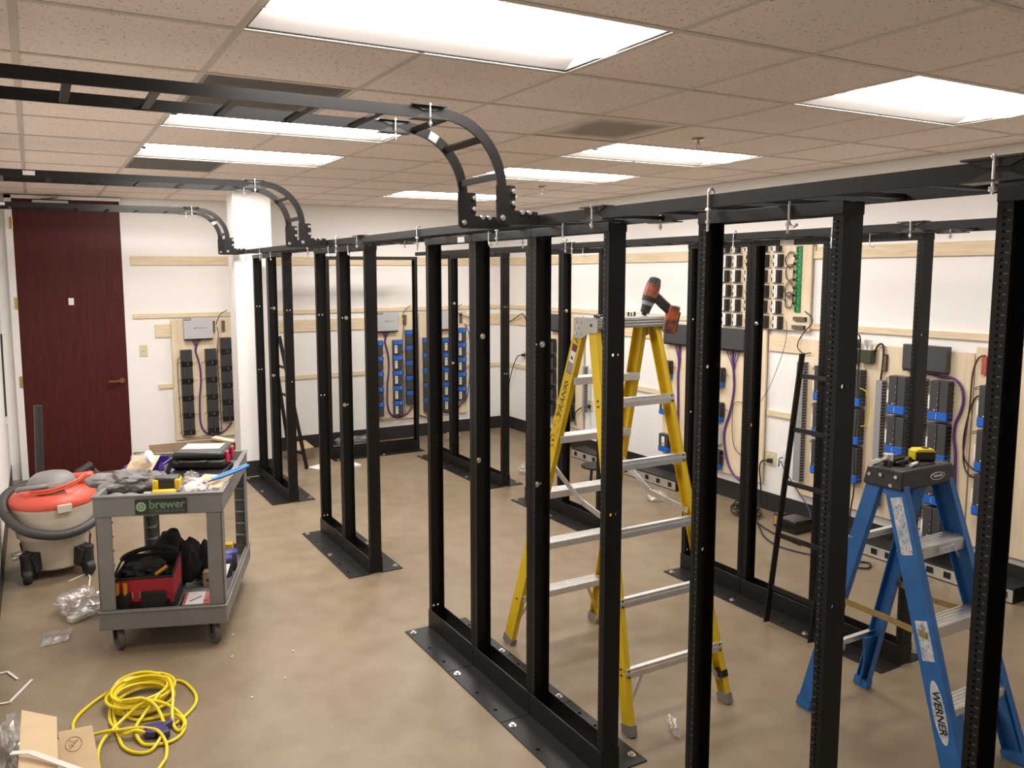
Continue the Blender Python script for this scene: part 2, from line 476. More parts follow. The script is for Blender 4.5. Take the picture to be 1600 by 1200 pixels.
def grille(i, j, m, label, name='return_air_grille', cat='vent'):
    t = MB(); h = T/2-B_
    t.box(-h, h, -h, h, .002, .012)
    if m is grille_m:
        for k in range(-13, 14): t.box(-h+.02, h-.02, k*.02-.002, k*.02+.002, -.001, .002)
    tag(t.obj(name, m, loc=(GX+(i+.5)*T, GY+(j+.5)*T, ZC)), label, cat)
grille(-2, 1, grille_m, 'dark grey return air grille right behind the near high cable runway')
grille(-2, 5, grille_m, 'grey return air grille beyond the far lit ceiling light on the left')
grille(1, 1, stain_m, 'smoke-stained ceiling tile with a dark smudge next to the sprinkler', 'stained_ceiling_tile', 'ceiling tile')
chrome = mat('aged chrome', (.40, .36, .32), .3, metal=1)
def sprinkler(x, y, label):
    t = thing('sprinkler_head', label, 'sprinkler', (x, y, ZC))
    MB().lathe([(.0, 0), (.034, 0), (.036, -.004), (.03, -.011), (.014, -.014), (0, -.014)][::-1], 20).obj('escutcheon', chrome, t)
    b = MB(); b.cyl((0,0,-.012), (0,0,-.036), .008); b.bar((-.008,0,-.03), (-.010,0,-.06), .004, .004, (0,1,0)); b.bar((.008,0,-.03), (.010,0,-.06), .004, .004, (0,1,0))
    b.box(-.012, .012, -.004, .004, -.064, -.058)
    b.obj('frame', chrome, t)
    MB().cyl((0,0,-.066), (0,0,-.064), .017, 16).obj('deflector', chrome, t)
sprinkler(GX+2.51*T, GY+1.47*T, 'chrome pendant sprinkler head hanging from the ceiling beside a stained tile')
sprinkler(GX+3.5*T, GY+5.6*T, 'tiny far sprinkler head below the far ceiling lights')

# ------------------------------------------------------------------ door
d = thing('door_1', 'tall dark mahogany wood door in the far wall left of the plywood board', 'door', (-.125, YF, 0))
d['kind'] = 'structure'
DW, DH = .915, 2.645
MB().box(0, DW, -.045, -.002, .012, DH).obj('door_leaf', door_m, d, bevel=.002)
f = MB()
f.box(-.06, 0, -.052, 0, 0, DH+.035); f.box(DW, DW+.012, -.05, 0, 0, DH+.035); f.box(-.06, DW+.012, -.052, 0, DH+.003, DH+.035)
f.obj('door_frame', white_metal, d, bevel=.002)
h = MB(); h.cyl((.86, -.045, .90), (.86, -.075, .90), .026, 20); h.cyl((.86, -.07, .90), (.86, -.10, .90), .010)
h.bar((.87, -.10, .90), (.735, -.10, .90), .016, .020)
h.obj('door_handle', mat('bronze lever', (.42, .25, .10), .3, metal=1), d)
for z in (.94, 1.68, 2.42):
    g = MB(); g.cyl((-.004, -.052, z-.055), (-.004, -.052, z+.055), .008); g.box(-.028, .0, -.0545, -.050, z-.055, z+.055)
    g.obj('hinge', mat('brass hinge', (.55, .42, .2), .35, metal=1) if z == .94 else bpy.data.materials['brass hinge'], d)
c = thing('door_closer', 'silver door closer with a folded arm on top of the mahogany door', 'door closer', (.045, YF-.05, DH-.055))
MB().box(0, .30, -.055, .004, 0, .045).obj('closer_body', mat('aluminium paint', (.52, .48, .42), .4), c, bevel=.004)
a = MB(); a.bar((.09, -.035, .05), (.19, -.13, .065), .016, .008); a.bar((.19, -.13, .065), (.21, .0, .075), .016, .008); a.cyl((.09, -.03, .04), (.09, -.03, .06), .012)
a.obj('closer_arm', mat('dark steel', (.10, .09, .085), .35, metal=.8), c)
tag(MB().box(0, .047, -.0015, 0, 0, .066).obj('door_sticker', label_m, loc=(.30, YF-.046, 1.655)), 'small white paper sticker on the upper half of the mahogany door', 'sticker')

hole_m = mat('open bolt hole', (.0015, .0012, .001), .9, spec=.05)
# ------------------------------------------------------------------ relay racks
RW = .516
def c_channel():
    m = MB(); hx, t, f, z0, z1 = .0381, .003, .032, .007, 2.116
    m.box(-hx, hx, 0, t, z0, z1)
    m.box(-hx, -hx+t, t, f, z0, z1); m.box(hx-t, hx, t, f, z0, z1)
    return m
def relay_rack():
    t = thing('relay_rack', '', 'rack')
    w_ = RW-.003
    p = c_channel().obj('upright', rack_m, t); p.location = (0, 0, 0)
    p2 = p.copy(); C.objects.link(p2); p2.parent = t; p2.location = (0, w_, 0); p2.rotation_euler = (0, 0, PI)
    for s in (-1, 1):
        b = MB(); b.box(s*.039, s*.187, 0, w_, 0, .006); b.box(s*.039, s*.045, 0, w_, .006, .105)
        b.obj('base_angle', black_metal, t, bevel=.0012)
        a = MB(); a.box(s*.0385, s*.0425, 0, w_, 2.086, 2.12); a.box(s*.010, s*.0385, 0, w_, 2.1165, 2.12)
        a.obj('top_angle', black_metal, t, bevel=.001)
        for yy in ((.058,) if s > 0 else (w_-.042,)):
            k = MB(); k.cyl((s*.155, yy, .006), (s*.155, yy, .0085), .0165, 18); k.cyl((s*.155, yy, .0085), (s*.155, yy, .017), .009, 6)
            k.obj('anchor_bolt', silver, t)
        for yy in ((w_-.10, .30) if s > 0 else (.10, .27)):
            k = MB(); k.cyl((s*.155, yy, .0058), (s*.155, yy, .0063), .0085, 14); k.obj('bolt_hole', hole_m, t)
    return t
def add_splice(t):
    for z, x in ((1.64, .013), (1.04, -.013)):
        yf = RW-.006; k = MB(); k.cyl((x, yf, z), (x, yf-.003, z), .0135, 18); k.cyl((x, yf-.003, z), (x, yf-.011, z), .008, 6)
        k.obj('splice_bolt', silver, t)
r0 = relay_rack(); r0s = relay_rack(); add_splice(r0s)
XA, XB = 1.866, 3.70
RACKS = [
 (XA, .50, 0, 'black rack at the right edge of the photo, nearest of the near row'),
 (XA, 1.388, 0, 'single near-row rack standing in front of the blue stepladder'),
 (XA, 2.345, 1, 'near end rack of the near-row block of three, in front of the yellow stepladder'),
 (XA, 2.345+RW, 1, 'middle rack of the near-row block of three'),
 (XA, 2.345+2*RW, 0, 'far end rack of the near-row block of three, left of the yellow stepladder'),
 (XA, 4.775, 1, 'right-hand rack of the middle pair in the near row'),
 (XA, 4.775+RW, 0, 'left-hand rack of the middle pair in the near row'),
 (XA, 6.66, 1, 'right-hand rack of the farthest pair in the near row, next to the leaning ladder piece'),
 (XA, 6.66+RW, 0, 'left-hand rack of the farthest pair in the near row, touching the white column'),
 (XB, 2.348, 1, 'near end rack of the back-row block of three, behind the blue stepladder'),
 (XB, 2.348+RW, 1, 'middle rack of the back-row block of three, behind the leaning black runway piece'),
 (XB, 2.348+2*RW, 0, 'far end rack of the back-row block of three, right of the yellow stepladder'),
 (XB, 4.785, 1, 'near rack of the back-row pair behind the yellow stepladder'),
 (XB, 4.785+RW, 0, 'far rack of the back-row pair, half hidden by a near-row post'),
 (XB, 6.21, 1, 'near end rack of the farthest block of three in the back row'),
 (XB, 6.21+RW, 1, 'middle rack of the farthest block of three in the back row'),
 (XB, 6.21+2*RW, 0, 'far end rack of the farthest block of three in the back row'),
]
f1 = f2 = True
for x, y, sp, lab in RACKS:
    src = r0s if sp else r0
    o = dup(src, (x, y, 0)); tag(o, lab, 'rack', 'black relay racks in rows')
# two racks stand across the room along the far wall
for k, lab in ((0, 'left rack of the pair standing parallel to the far wall'), (1, 'right rack of the pair standing parallel to the far wall')):
    o = dup(r0, (2.668+RW*(k+1), 8.13, 0), PI/2); tag(o, lab, 'rack', 'black relay racks along the far wall')
discard(r0); discard(r0s)

# ------------------------------------------------------------------ cable runways
SB, SH = .0095, .038
def clamp(t, p, ax, L=.13, bolt=1):
    """butt-splice clamp: a shaped plate above and below a stringer with a bolt through; ax is the stringer direction"""
    k = MB(); px, py, pz = p
    out = [(-L/2, .0055), (L/2, .0055), (L/2-.012, -.001), (L/2-.042, -.0135), (-L/2+.042, -.0135), (-L/2+.012, -.001)]
    def fn(sg):
        def g(a, b, c):
            z = pz + sg*(SH/2+b)
            return (px+a, py+c, z) if ax == 'x' else (px+c, py+a, z)
        return g
    for sg in (1, -1):                                              # a flat jaw across the bar with a tapered lip each side
        for c0, c1 in ((-SB/2-.0045, -SB/2-.0005), (SB/2+.0005, SB/2+.0045)): k.prism(out, c0, c1, fn(sg))
        k.prism([(-L/2, .0012), (L/2, .0012), (L/2, .0055), (-L/2, .0055)], -.026, .026, fn(sg))
    k.obj('splice_clamp', mat('clamp steel', (.06, .055, .05), .3, metal=.6) if 'clamp steel' not in bpy.data.materials else bpy.data.materials['clamp steel'], t)
    if bolt:
        b = MB(); dx, dy = (0, -.020) if ax == 'x' else (-.020, 0)
        b.cyl((px+dx, py+dy, pz-.050), (px+dx, py+dy, pz+.030), .0034, 8); b.cyl((px+dx, py+dy, pz-.044), (px+dx, py+dy, pz-.034), .0078, 6); b.cyl((px+dx, py+dy, pz+.020), (px+dx, py+dy, pz+.026), .0078, 6)
        b.obj('clamp_bolt', silver, t)
def hook_bolt(t, x, y, z0=2.055, z1=2.172, side=-1, h=1):
    k = MB(); xx = x + side*.011
    pts = [(xx, y, z0), (xx, y, z1-.006)] + ([(xx-side*.004, y, z1), (x, y, z1+.004), (x-side*.009, y, z1-.002), (x-side*.011, y, z1-.016)] if h else [])
    k.tube(pts, .0036, 7); k.cyl((xx, y, 2.078), (xx, y, 2.086), .008, 6); k.cyl((xx-.001, y, 2.112), (xx+.001, y, 2.118), .0085, 6)
    k.obj('hook_bolt', silver, t)
def low_hook(t, x, y):
    k = MB(); k.tube(smooth([(x, y, 2.13), (x, y, 2.085), (x, y-.004, 2.068), (x, y-.016, 2.060), (x, y-.028, 2.066)], 4), .0036, 7)
    k.obj('hook_bolt', silver, t)
def row_runway(xc, y0, y1, label, joints, hooks, lows):
    t = thing('cable_runway', label, 'cable runway', (0, 0, 0), group='runways bolted on the rack rows')
    for s in (-1, 1):
        x = xc + s*.1525
        MB().box(x-SB/2, x+SB/2, y0, y1, 2.1215, 2.1595).obj('stringer', black_metal, t, bevel=.001)
    y = y0 + .11
    while y < y1:
        MB().box(xc-.148, xc+.148, y-.0127, y+.0127, 2.127, 2.140).obj('rung', black_metal, t, bevel=.001); y += .2286
    for y in joints:
        for s in (-1, 1): clamp(t, (xc+s*.1525, y, 2.1405), 'y')
    for y, s in hooks: hook_bolt(t, xc+s*.1525, y, side=s)
    for y in lows: low_hook(t, xc-.049, y); 
    return t
rA = row_runway(XA, -.35, 7.745, 'long black cable runway lying on top of the near rack row', (.95, 2.27, 4.55),
           ((1.735, -1), (1.735, 1), (3.72, -1), (3.25, 1), (2.93, -1), (2.60, 1), (5.55, -1), (4.95, -1), (5.2, 1), (7.4, -1), (6.9, -1)), (1.55, 2.62, 3.2, 5.05, 5.45, 7.0, 7.3))
rB = row_runway(XB, 1.2, 7.80, 'long black cable runway lying on top of the back rack row', (2.33, 5.05),
           ((2.75, -1), (3.40, -1), (3.10, 1), (4.98, -1), (5.5, 1), (6.5, -1), (7.2, -1)), (2.62, 3.6, 5.0, 6.6))
m_ = MB(); m_.box(XB-.046, XB-.043, 3.08, 3.17, 2.082, 2.113); m_.obj('paper_tag', mat('kraft tag', (.42, .38, .33), .6), rB)
m_ = MB(); m_.box(XA-.046, XA-.043, 3.44, 3.51, 2.086, 2.113); m_.obj('paper_tag', mat('grey tag', (.50, .48, .46), .6), rA)

def high_runway(y0, label, tag_x=None, tag_arc=None):
    """comes out of the left wall below the ceiling, turns down through a vertical bend and ties into the near rack row"""
    W_ = .305; ZT = 2.517; XC, ZA, RO = 1.30, 2.25, .267
    t = thing('cable_runway', label, 'cable runway', (0, 0, 0), group='high runways from the left wall')
    outer = [(XL+.004, ZT)] + [(XC+RO*math.sin(a*PI/2/14), ZA+RO*math.cos(a*PI/2/14)) for a in range(15)] + [(XC+RO, 2.150)]
    inner = [(XL+.004, ZT-SH)] + [(XC+(RO-SH)*math.sin(a*PI/2/14), ZA+(RO-SH)*math.cos(a*PI/2/14)) for a in range(15)] + [(XC+RO-SH, 2.150)]
    poly = outer + inner[::-1]
    for k in (0, 1):
        yy = y0 + k*W_
        q = MB()
        n = len(outer)
        for a, b in zip(range(n-1), range(1, n)):
            P = [outer[a], outer[b], inner[b], inner[a]]
            q.hexa([(P[0][0], yy-SB/2, P[0][1]), (P[1][0], yy-SB/2, P[1][1]), (P[1][0], yy+SB/2, P[1][1]), (P[0][0], yy+SB/2, P[0][1]),
                    (P[3][0], yy-SB/2, P[3][1]), (P[2][0], yy-SB/2, P[2][1]), (P[2][0], yy+SB/2, P[2][1]), (P[3][0], yy+SB/2, P[3][1])])
        bmesh.ops.remove_doubles(q.bm, verts=q.bm.verts[:], dist=1e-5)
        q.obj('stringer', black_metal, t)
        MB().box(1.55, XA-.1525-SB/2-.001, yy-SB/2, yy+SB/2, 2.1225, 2.1595).obj('stub_stringer', black_metal, t, bevel=.001)
        # corner bracket plates with their bolts
        b = MB(); b.box(1.521, 1.600, yy-SB/2-.0045, yy-SB/2-.0005, 2.168, 2.262)
        out = [(1.538, 2.120), (1.572, 2.120), (1.700, 2.120), (1.700, 2.168), (1.600, 2.170), (1.521, 2.190), (1.521, 2.137), (1.526, 2.126)]
        b.prism(out, yy-SB/2-.0085, yy-SB/2-.0046, lambda a_, b_, c_: (a_, c_, b_))
        b.box(1.585, 1.603, yy-SB/2-.005, yy+SB/2+.02, 2.180, 2.258); b.box(1.615, 1.69, yy-SB/2-.005, yy+SB/2+.02, 2.160, 2.169)
        b.obj('corner_bracket', black_metal, t)
        for (bx, bz, br) in ((1.592, 2.242, .0095), (1.592, 2.198, .0095), (1.545, 2.143, .011), (1.630, 2.166, .0095), (1.662, 2.166, .0095)):
            k_ = MB(); yb = yy-SB/2-.0085; k_.cyl((bx, yb+.004, bz), (bx, yb-.005, bz), br, 12); k_.cyl((bx, yb-.005, bz), (bx, yb-.010, bz), br*.6, 8)
            k_.obj('bracket_bolt', silver, t)
        clamp(t, (1.25, yy, ZT-SH/2), 'x')
    x = -.12
    while x < 1.2:
        MB().box(x-.0127, x+.0127, y0+.005, y0+W_-.005, ZT-.036, ZT-.023).obj('rung', black_metal, t, bevel=.001); x += .24
    for a in (82, 46, 11):
        an = math.radians(a); rr = RO-.024
        p = Vector((XC+rr*math.cos(an), 0, ZA+rr*math.sin(an)))
        q = MB(); q.bar((p.x, y0+.005, p.z), (p.x, y0+W_-.005, p.z), .0254, .0127, (math.cos(an), 0, math.sin(an)))
        q.obj('rung', black_metal, t, bevel=.001)
    if tag_x is not None:
        MB().box(tag_x-.03, tag_x+.03, y0-SB/2-.0012, y0-SB/2-.0002, ZT-.030, ZT-.006).obj('paper_tag', label_m, t)
    if tag_arc is not None:
        a0 = math.radians(tag_arc); q = MB()
        fn = lambda u, v: (XC+(RO-.036+.034*v)*math.cos(a0+.16*(u-.5)), y0+W_-SB/2-.0012, ZA+(RO-.036+.034*v)*math.sin(a0+.16*(u-.5)))
        q.sheet(4, 2, fn); q.obj('paper_tag', label_m, t, thick=.0006)
    return t
high_runway(2.63, 'nearest and biggest high black runway, its curved drop in the middle of the photo', tag_arc=62)
high_runway(5.15, 'second high black ladder runway, its curved drop in front of the white column top', tag_x=.02)
high_runway(7.41, 'farthest high black runway, crossing the top of the mahogany door', tag_x=-.18, tag_arc=40)

# ------------------------------------------------------------------ boards and equipment on the walls
# wall frame: local x runs to the right when facing the wall, local y into the wall, z up
def at(wall, a): return ((a, YF, 0), 0) if wall == 'far' else ((XR, a, 0), -PI/2)
def on(mb, name, m, wall, a, label, cat, group=None, **k):
    loc, rz = at(wall, a)
    return tag(mb.obj(name, m, loc=loc, rz=rz, **k), label, cat, group)
def onT(name, label, cat, wall, a, z=0, group=None, d=0):
    loc, rz = at(wall, a)
    loc = (loc[0], loc[1]-d, z) if wall == 'far' else (loc[0]-d, loc[1], z)
    return thing(name, label, cat, loc, rz, group)
def batten(wall, a, L, z0, z1, label):
    on(MB().box(0, L, -.019, -.0005, z0, z1), 'wood_batten', pine_m, wall, a, label, 'board', 'pine battens on the walls', bevel=.0015)
def board(wall, a, L, z0, z1, label):
    on(MB().box(0, L, -.037, -.0195, z0, z1), 'plywood_board', ply_m, wall, a, label, 'board', 'plywood backboards', bevel=.001)
Z_T, Z_M, Z_W, Z_L = (2.035, 2.125), (1.505, 1.55), (1.31, 1.44), (.785, .83)
batten('far', .87, .96, *Z_T, 'wide pine batten high on the wall between door and column')
batten('far', .87, .96, *Z_M, 'thin pine batten over the grey box beside the door')
batten('far', 1.07, .149, *Z_W, 'short pine block beside the grey box on the board by the door')
batten('far', 1.08, .139, *Z_L, 'small low pine block left of the board by the door')
batten('far', 2.02, 3.16, *Z_T, 'top pine batten running along the far wall behind the racks to the corner')
batten('far', 2.02, 3.16, *Z_M, 'thin pine batten along the far wall just above the two corner boards')
batten('far', 2.02, 1.29, *Z_W, 'wide pine batten at mid height left of the blue-taped boards')
batten('far', 2.02, 1.29, *Z_L, 'low thin pine batten left of the blue-taped boards')
batten('far', 4.63, .55, *Z_W, 'short wide pine batten between the corner board and the room corner')
batten('far', 4.63, .55, *Z_L, 'low short pine batten between the corner board and the room corner')
batten('right', 8.695, 3.56, *Z_T, 'top pine batten on the right wall, from the corner to the white-label board')
batten('right', 4.18, 4.2, *Z_T, 'top pine batten on the right wall, right of the green circuit strip')
batten('right', 8.695, 10.5, *Z_M, 'thin pine batten along the right wall at the yellow ladder top height')
batten('right', 8.695, .93, *Z_W, 'wide pine batten at mid height on the right wall next to the corner')
batten('right', 7.04, 1.25, *Z_W, 'wide mid-height pine batten on the right wall behind the yellow stepladder')
batten('right', 4.57, .30, *Z_W, 'short wide pine batten above the wall outlet')
batten('right', 8.695, .93, *Z_L, 'low thin pine batten on the right wall next to the corner')
batten('right', 7.04, 1.25, *Z_L, 'low thin pine batten on the right wall behind the yellow stepladder')
batten('right', 4.57, .30, *Z_L, 'short low orange-toned pine batten above the wall outlet')
ZB0, ZB1 = .24, 1.485
board('far', 1.22, .62, ZB0, ZB1, 'plywood board by the door, with black modules without blue tape')
board('far', 3.33, .62, ZB0, ZB1, 'plywood board behind the far wall rack, first with blue-taped modules')
board('far', 3.985, .635, ZB0, ZB1, 'plywood board nearest the room corner on the far wall')
board('right', 7.75, .70, ZB0, ZB1, 'plywood board on the right wall nearest the corner, left of the yellow ladder rail')
board('right', 5.78, .56, ZB0, ZB1, 'plywood board right of the yellow stepladder, under the drill')
board('right', 5.15, .57, ZB0-.02, ZB1, 'plywood board left of the wall outlet, under the white-label modules')
board('right', 4.26, 1.32, ZB0-.02, ZB1-.06, 'wide plywood board behind the blue stepladder')
board('right', 2.93, .95, .20, ZB1-.02, 'plywood board at the right edge of the photo')
on(MB().box(0, .95, -.037, -.0195, 1.487, 2.235), 'plywood_board', ply_m, 'right', 5.13, 'upper plywood board full of white-label modules', 'board', 'plywood backboards', bevel=.001)

def supply_box(wall, a, z0, w_, h_, dpt, m, label, logo=False):
    t = onT('equipment_box', label, 'equipment box', wall, a, z0, d=.038)
    MB().box(0, w_, -dpt, 0, 0, h_).obj('cover', m, t, bevel=.003)
    MB().box(.004, w_-.004, -dpt+.004, -.002, -.014, -.0005).obj('cable_gland_strip', mod_black, t)
    if logo:
        q = MB(); y = -dpt-.0006
        for x0, x1, z in ((.095, .112, .110), (.113, .124, .110)): q.box(x0, x1, y, y+.0008, z-.003, z+.003)
        q.obj('logo', ink_m, t)
        q = MB()
        for k in range(8): q.box(.128+k*.012, .137+k*.012, y, y+.0008, .1075, .1125)
        q.obj('logo_lettering', purple_m, t)
        q = MB(); q.box(.004, .068, y, y+.0008, h_-.024, h_-.003); q.obj('sticker', mod_black, t)
        q = MB()
        for k in range(5): q.box(.010+k*.011, .017+k*.011, y-.0006, y+.0002, h_-.019+.004*(k % 2), h_-.008)
        q.obj('sticker_print', label_m, t)
    return t
supply_box('far', 1.335, 1.285, .285, .215, .06, equip_grey, 'light grey equipment box with a blue logo on the board by the door', True)
supply_box('far', 3.435, 1.285, .262, .215, .06, equip_grey, 'light grey equipment box behind the middle rack pair, on the first blue-taped board', True)
supply_box('far', 4.10, 1.28, .285, .215, .06, equip_grey, 'light grey equipment box on the far wall corner board')
supply_box('right', 7.62, 1.30, .35, .18, .05, mod_mid, 'black flat box left of the yellow stepladder top')
supply_box('right', 5.735, 1.295, .34, .175, .05, mod_mid, 'charcoal flat box just right of the drill')
supply_box('right', 5.075, 1.295, .30, .175, .05, mod_mid, 'charcoal flat box with purple cables, left of the outlet board edge')
supply_box('right', 3.385, 1.29, .30, .165, .05, mod_mid, 'charcoal flat box above the purple cable behind the blue stepladder')

def module(kind):
    """a wall module: its origin is the lower left corner on the board"""
    t = thing('wall_module', '', 'module')
    w_, h_ = (.112, .168) if kind in ('plain', 'taped', 'bare', 'low', 'dark') else (.115, .262)
    dp = .055 if h_ < .2 else .07
    y = -dp
    b = MB(); b.box(0, w_*.5, y, 0, 0, h_); b.box(w_*.5, w_, y+.006, 0, 0, h_); b.obj('case', mod_dark if kind == 'plain' else mod_mid, t, bevel=.003)
    if kind == 'plain':
        MB().box(-.001, w_+.001, y-.001, -.002, -.002, .050).obj('end_cap', mod_black, t)
        q = MB(); q.box(w_*.60, w_*.625, y-.0016, y, .010, .040); q.obj('indicator', duct_m, t)
        q = MB(); q.tube(smooth([(w_, -.02, .03), (w_+.02, -.025, .022), (w_+.05, -.012, .03)], 4), .0022, 5); q.obj('lead', cable_m, t)
        q = MB(); q.tube(smooth([(0, -.02, .04), (-.016, -.025, .036), (-.034, -.01, .015)], 4), .0022, 5); q.obj('lead', cable_m, t)
    if kind in ('taped', 'bare'):
        tb = MB().box(-.003, w_+.003, y-.003, -.001, h_-.052, h_-.006).obj('tape_band', blue_tape, t, bevel=.002)
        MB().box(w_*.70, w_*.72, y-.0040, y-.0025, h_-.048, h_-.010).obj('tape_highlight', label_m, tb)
        if kind == 'taped':
            lb = MB().box(.010, .042, y-.0012, y+.002, .018, .106).obj('label', label_m, t)
            q = MB(); q.box(.016, .034, y-.0018, y-.0008, .082, .094); q.box(.020, .026, y-.0018, y-.0008, .030, .075); q.obj('label_print', ink_m, lb)
        q = MB(); q.tube(smooth([(w_, -.02, .03), (w_+.022, -.028, .028), (w_+.045, -.012, .045)], 4), .0022, 5); q.obj('lead', brown_cable, t)
    if kind in ('tall', 'tall_low'):
        tb = MB().box(-.003, w_+.003, y-.003, -.001, .006, .060).obj('tape_band', blue_tape, t, bevel=.002)
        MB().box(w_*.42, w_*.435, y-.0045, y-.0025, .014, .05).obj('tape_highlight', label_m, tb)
        f = MB()
        for k in range(9): f.box(w_, w_+.004, y+.010, -.004, .012+k*.0275, .026+k*.0275)
        f.obj('side_fins', mod_black, t)
        MB().box(-.012, -.0005, y+.004, y+.030, .075, .165).obj('label', label_m, t)
        q = MB()
        for zz in (.075, .11, .15, .19): q.cyl((w_*.45, y-.002, zz), (w_*.45, y+.001, zz), .0022, 8)
        q.cyl((w_*.30, y-.002, .072), (w_*.30, y+.001, .072), .0042, 8)
        q.obj('status_lights', label_m, t)
        q = MB(); q.tube(smooth([(0, -.03, h_-.02), (-.02, -.04, h_-.014), (-.055, -.02, h_-.03)], 4), .003, 5); q.tube(smooth([(0, -.03, h_-.03), (-.02, -.035, h_-.028), (-.055, -.018, h_-.04)], 4), .003, 5); q.obj('lead', cable_m, t)
    if kind == 'low':
        MB().box(-.003, w_+.003, y-.003, -.001, .002, .045).obj('tape_band', blue_tape, t, bevel=.002)
        lb = MB().box(.040, .078, y-.0012, y+.002, .055, .145).obj('label', label_m, t)
        q = MB(); q.box(.048, .070, y-.0018, y-.0008, .060, .090); q.obj('label_print', duct_m, lb)
        q = MB(); q.box(w_, w_+.012, y+.01, -.01, .05, .16); q.obj('connector', mod_black, t)
        q = MB(); q.tube(smooth([(w_, -.03, .13), (w_+.03, -.04, .128), (w_+.06, -.02, .10)], 4), .0025, 5); q.obj('lead', purple_m, t)
    if kind == 'dark':
        MB().box(.014, .046, y-.0012, y+.002, .02, .15).obj('label', label_m, t)
        MB().box(-.001, w_+.001, y-.001, -.002, h_-.03, h_).obj('end_cap', mod_black, t)
        q = MB(); q.box(w_, w_+.012, y+.01, -.01, .03, .14); q.obj('connector', mod_black, t)
    return t
PROTO = {k: module(k) for k in ('plain', 'taped', 'bare', 'tall', 'low', 'dark')}
def place_module(kind, wall, a, z, label, group):
    loc, rz = at(wall, a)
    loc = (loc[0], loc[1]-.0375, z) if wall == 'far' else (loc[0]-.0375, loc[1], z)
    o = dup(PROTO[kind], loc, rz, label, group)
    o['category'] = 'module'
    return o
def column(kind, wall, a, ztop, n, pitch, where, group):
    for k in range(n):
        h_ = .168 if kind != 'tall' else .262
        place_module(kind, wall, a, ztop-h_-k*pitch, '%s module, %s in the %s' % ({'plain': 'black', 'taped': 'blue-taped', 'bare': 'blue-taped', 'tall': 'tall blue-taped'}[kind], ORD[k] if k < n-1 else 'lowest', where), group)
column('plain', 'far', 1.293, 1.175, 5, .178, 'left column by the door', 'modules on the board by the door')
column('plain', 'far', 1.535, 1.175, 5, .178, 'middle column by the door', 'modules on the board by the door')
column('plain', 'far', 1.692, 1.285, 5, .178, 'right column by the door', 'modules on the board by the door')
column('taped', 'far', 3.395, 1.175, 5, .178, 'left column of the first far board', 'blue-taped modules on the first far board')
column('taped', 'far', 3.637, 1.175, 5, .178, 'middle column of the first far board', 'blue-taped modules on the first far board')
column('bare', 'far', 3.80, 1.285, 5, .178, 'right column of the first far board', 'blue-taped modules on the first far board')
column('bare', 'far', 4.025, 1.185, 5, .178, 'left column of the corner board', 'blue-taped modules on the corner board')
column('taped', 'far', 4.285, 1.175, 5, .178, 'middle column of the corner board', 'blue-taped modules on the corner board')
column('taped', 'far', 4.475, 1.285, 5, .178, 'right column of the corner board', 'blue-taped modules on the corner board')
for k, z in enumerate((.96, .62, .27)):
    place_module('low', 'right', 5.765, z, '%s blue-taped module on the board right of the yellow stepladder' % ['highest', 'middle', 'lowest'][k], 'modules on the board right of the yellow ladder')
for k, z in enumerate((.96, .66, .245)):
    place_module('low', 'right', 5.12, z, '%s blue-taped module on the board left of the wall outlet' % ['highest', 'middle', 'lowest'][k], 'modules left of the outlet')
on(MB().box(0, .10, -.10, -.038, .465, .625), 'white_box', label_m, 'right', 5.115, 'white box between the blue-taped modules left of the wall outlet', 'equipment box', bevel=.003)
for k in range(5):
    place_module('dark', 'right', 7.66, 1.03-k*.178, 'black white-label module, %s on the corner board of the right wall' % (ORD[k] if k < 4 else 'lowest'), 'black modules on the right wall corner board')
    place_module('dark', 'right', 7.30, 1.03-k*.178, 'black module behind the yellow rail, %s' % (ORD[k] if k < 4 else 'lowest'), 'black modules behind the yellow ladder rail')
column('tall', 'right', 4.06, 1.245, 3, .278, 'column by the leaning runway piece', 'tall modules on the wide board')
column('tall', 'right', 3.795, 1.245, 3, .278, 'column under the power brick', 'tall modules on the wide board')
column('tall', 'right', 3.46, 1.235, 3, .278, 'column left of the end post', 'tall modules on the wide board')
column('tall', 'right', 3.17, 1.235, 4, .278, 'column under the charcoal box', 'tall modules on the wide board')
column('tall', 'right', 2.86, 1.24, 3, .278, 'column at the far right', 'tall modules at the right edge')
for p in PROTO.values(): discard(p)

# white-label modules on the upper board
p = thing('relay_module', '', 'module')
b = MB(); b.box(.046, .080, -.030, 0, 0, .096); hs = b.obj('heat_sink', mod_black, p)
f = MB()
for k in range(5): f.box(.052, .076, -.034, -.030, .006+k*.018, .015+k*.018)
f.obj('heat_sink_fins', term_m, hs)
lp = MB().box(.016, .046, -.036, 0, .002, .098).obj('label_plate', label_m, p, bevel=.0015)
q = MB(); q.box(.029, .032, -.0368, -.0358, .02, .082); q.obj('label_print', mat('grey ink', (.25, .24, .25), .6), lp)
q = MB(); q.box(0, .016, -.030, 0, .006, .034); q.box(0, .016, -.030, 0, .064, .094); q.obj('connector', mod_black, p)
q = MB(); q.box(.002, .100, -.010, 0, -.012, -.004); q.obj('mounting_rail', duct_m, p)
q = MB(); q.tube(smooth([(0, -.02, .02), (-.012, -.03, .035), (-.022, -.015, .06)], 4), .0018, 5); q.obj('lead', brown_cable, p)
for ci, y in enumerate((5.065, 4.945, 4.80, 4.665, 4.525)):
    for r in range(6):
        z = 2.105 - r*.121
        o = dup(p, (XR-.0375, y + (.012 if r % 2 == 0 else -.004) - r*.004, z-.005), -PI/2,
                'white-label relay module, %s in the %s column on the upper board' % (ORD[r], ['leftmost', 'second', 'third', 'fourth', 'rightmost'][ci]), 'white-label relay modules on the upper board')
        o['category'] = 'module'
discard(p)

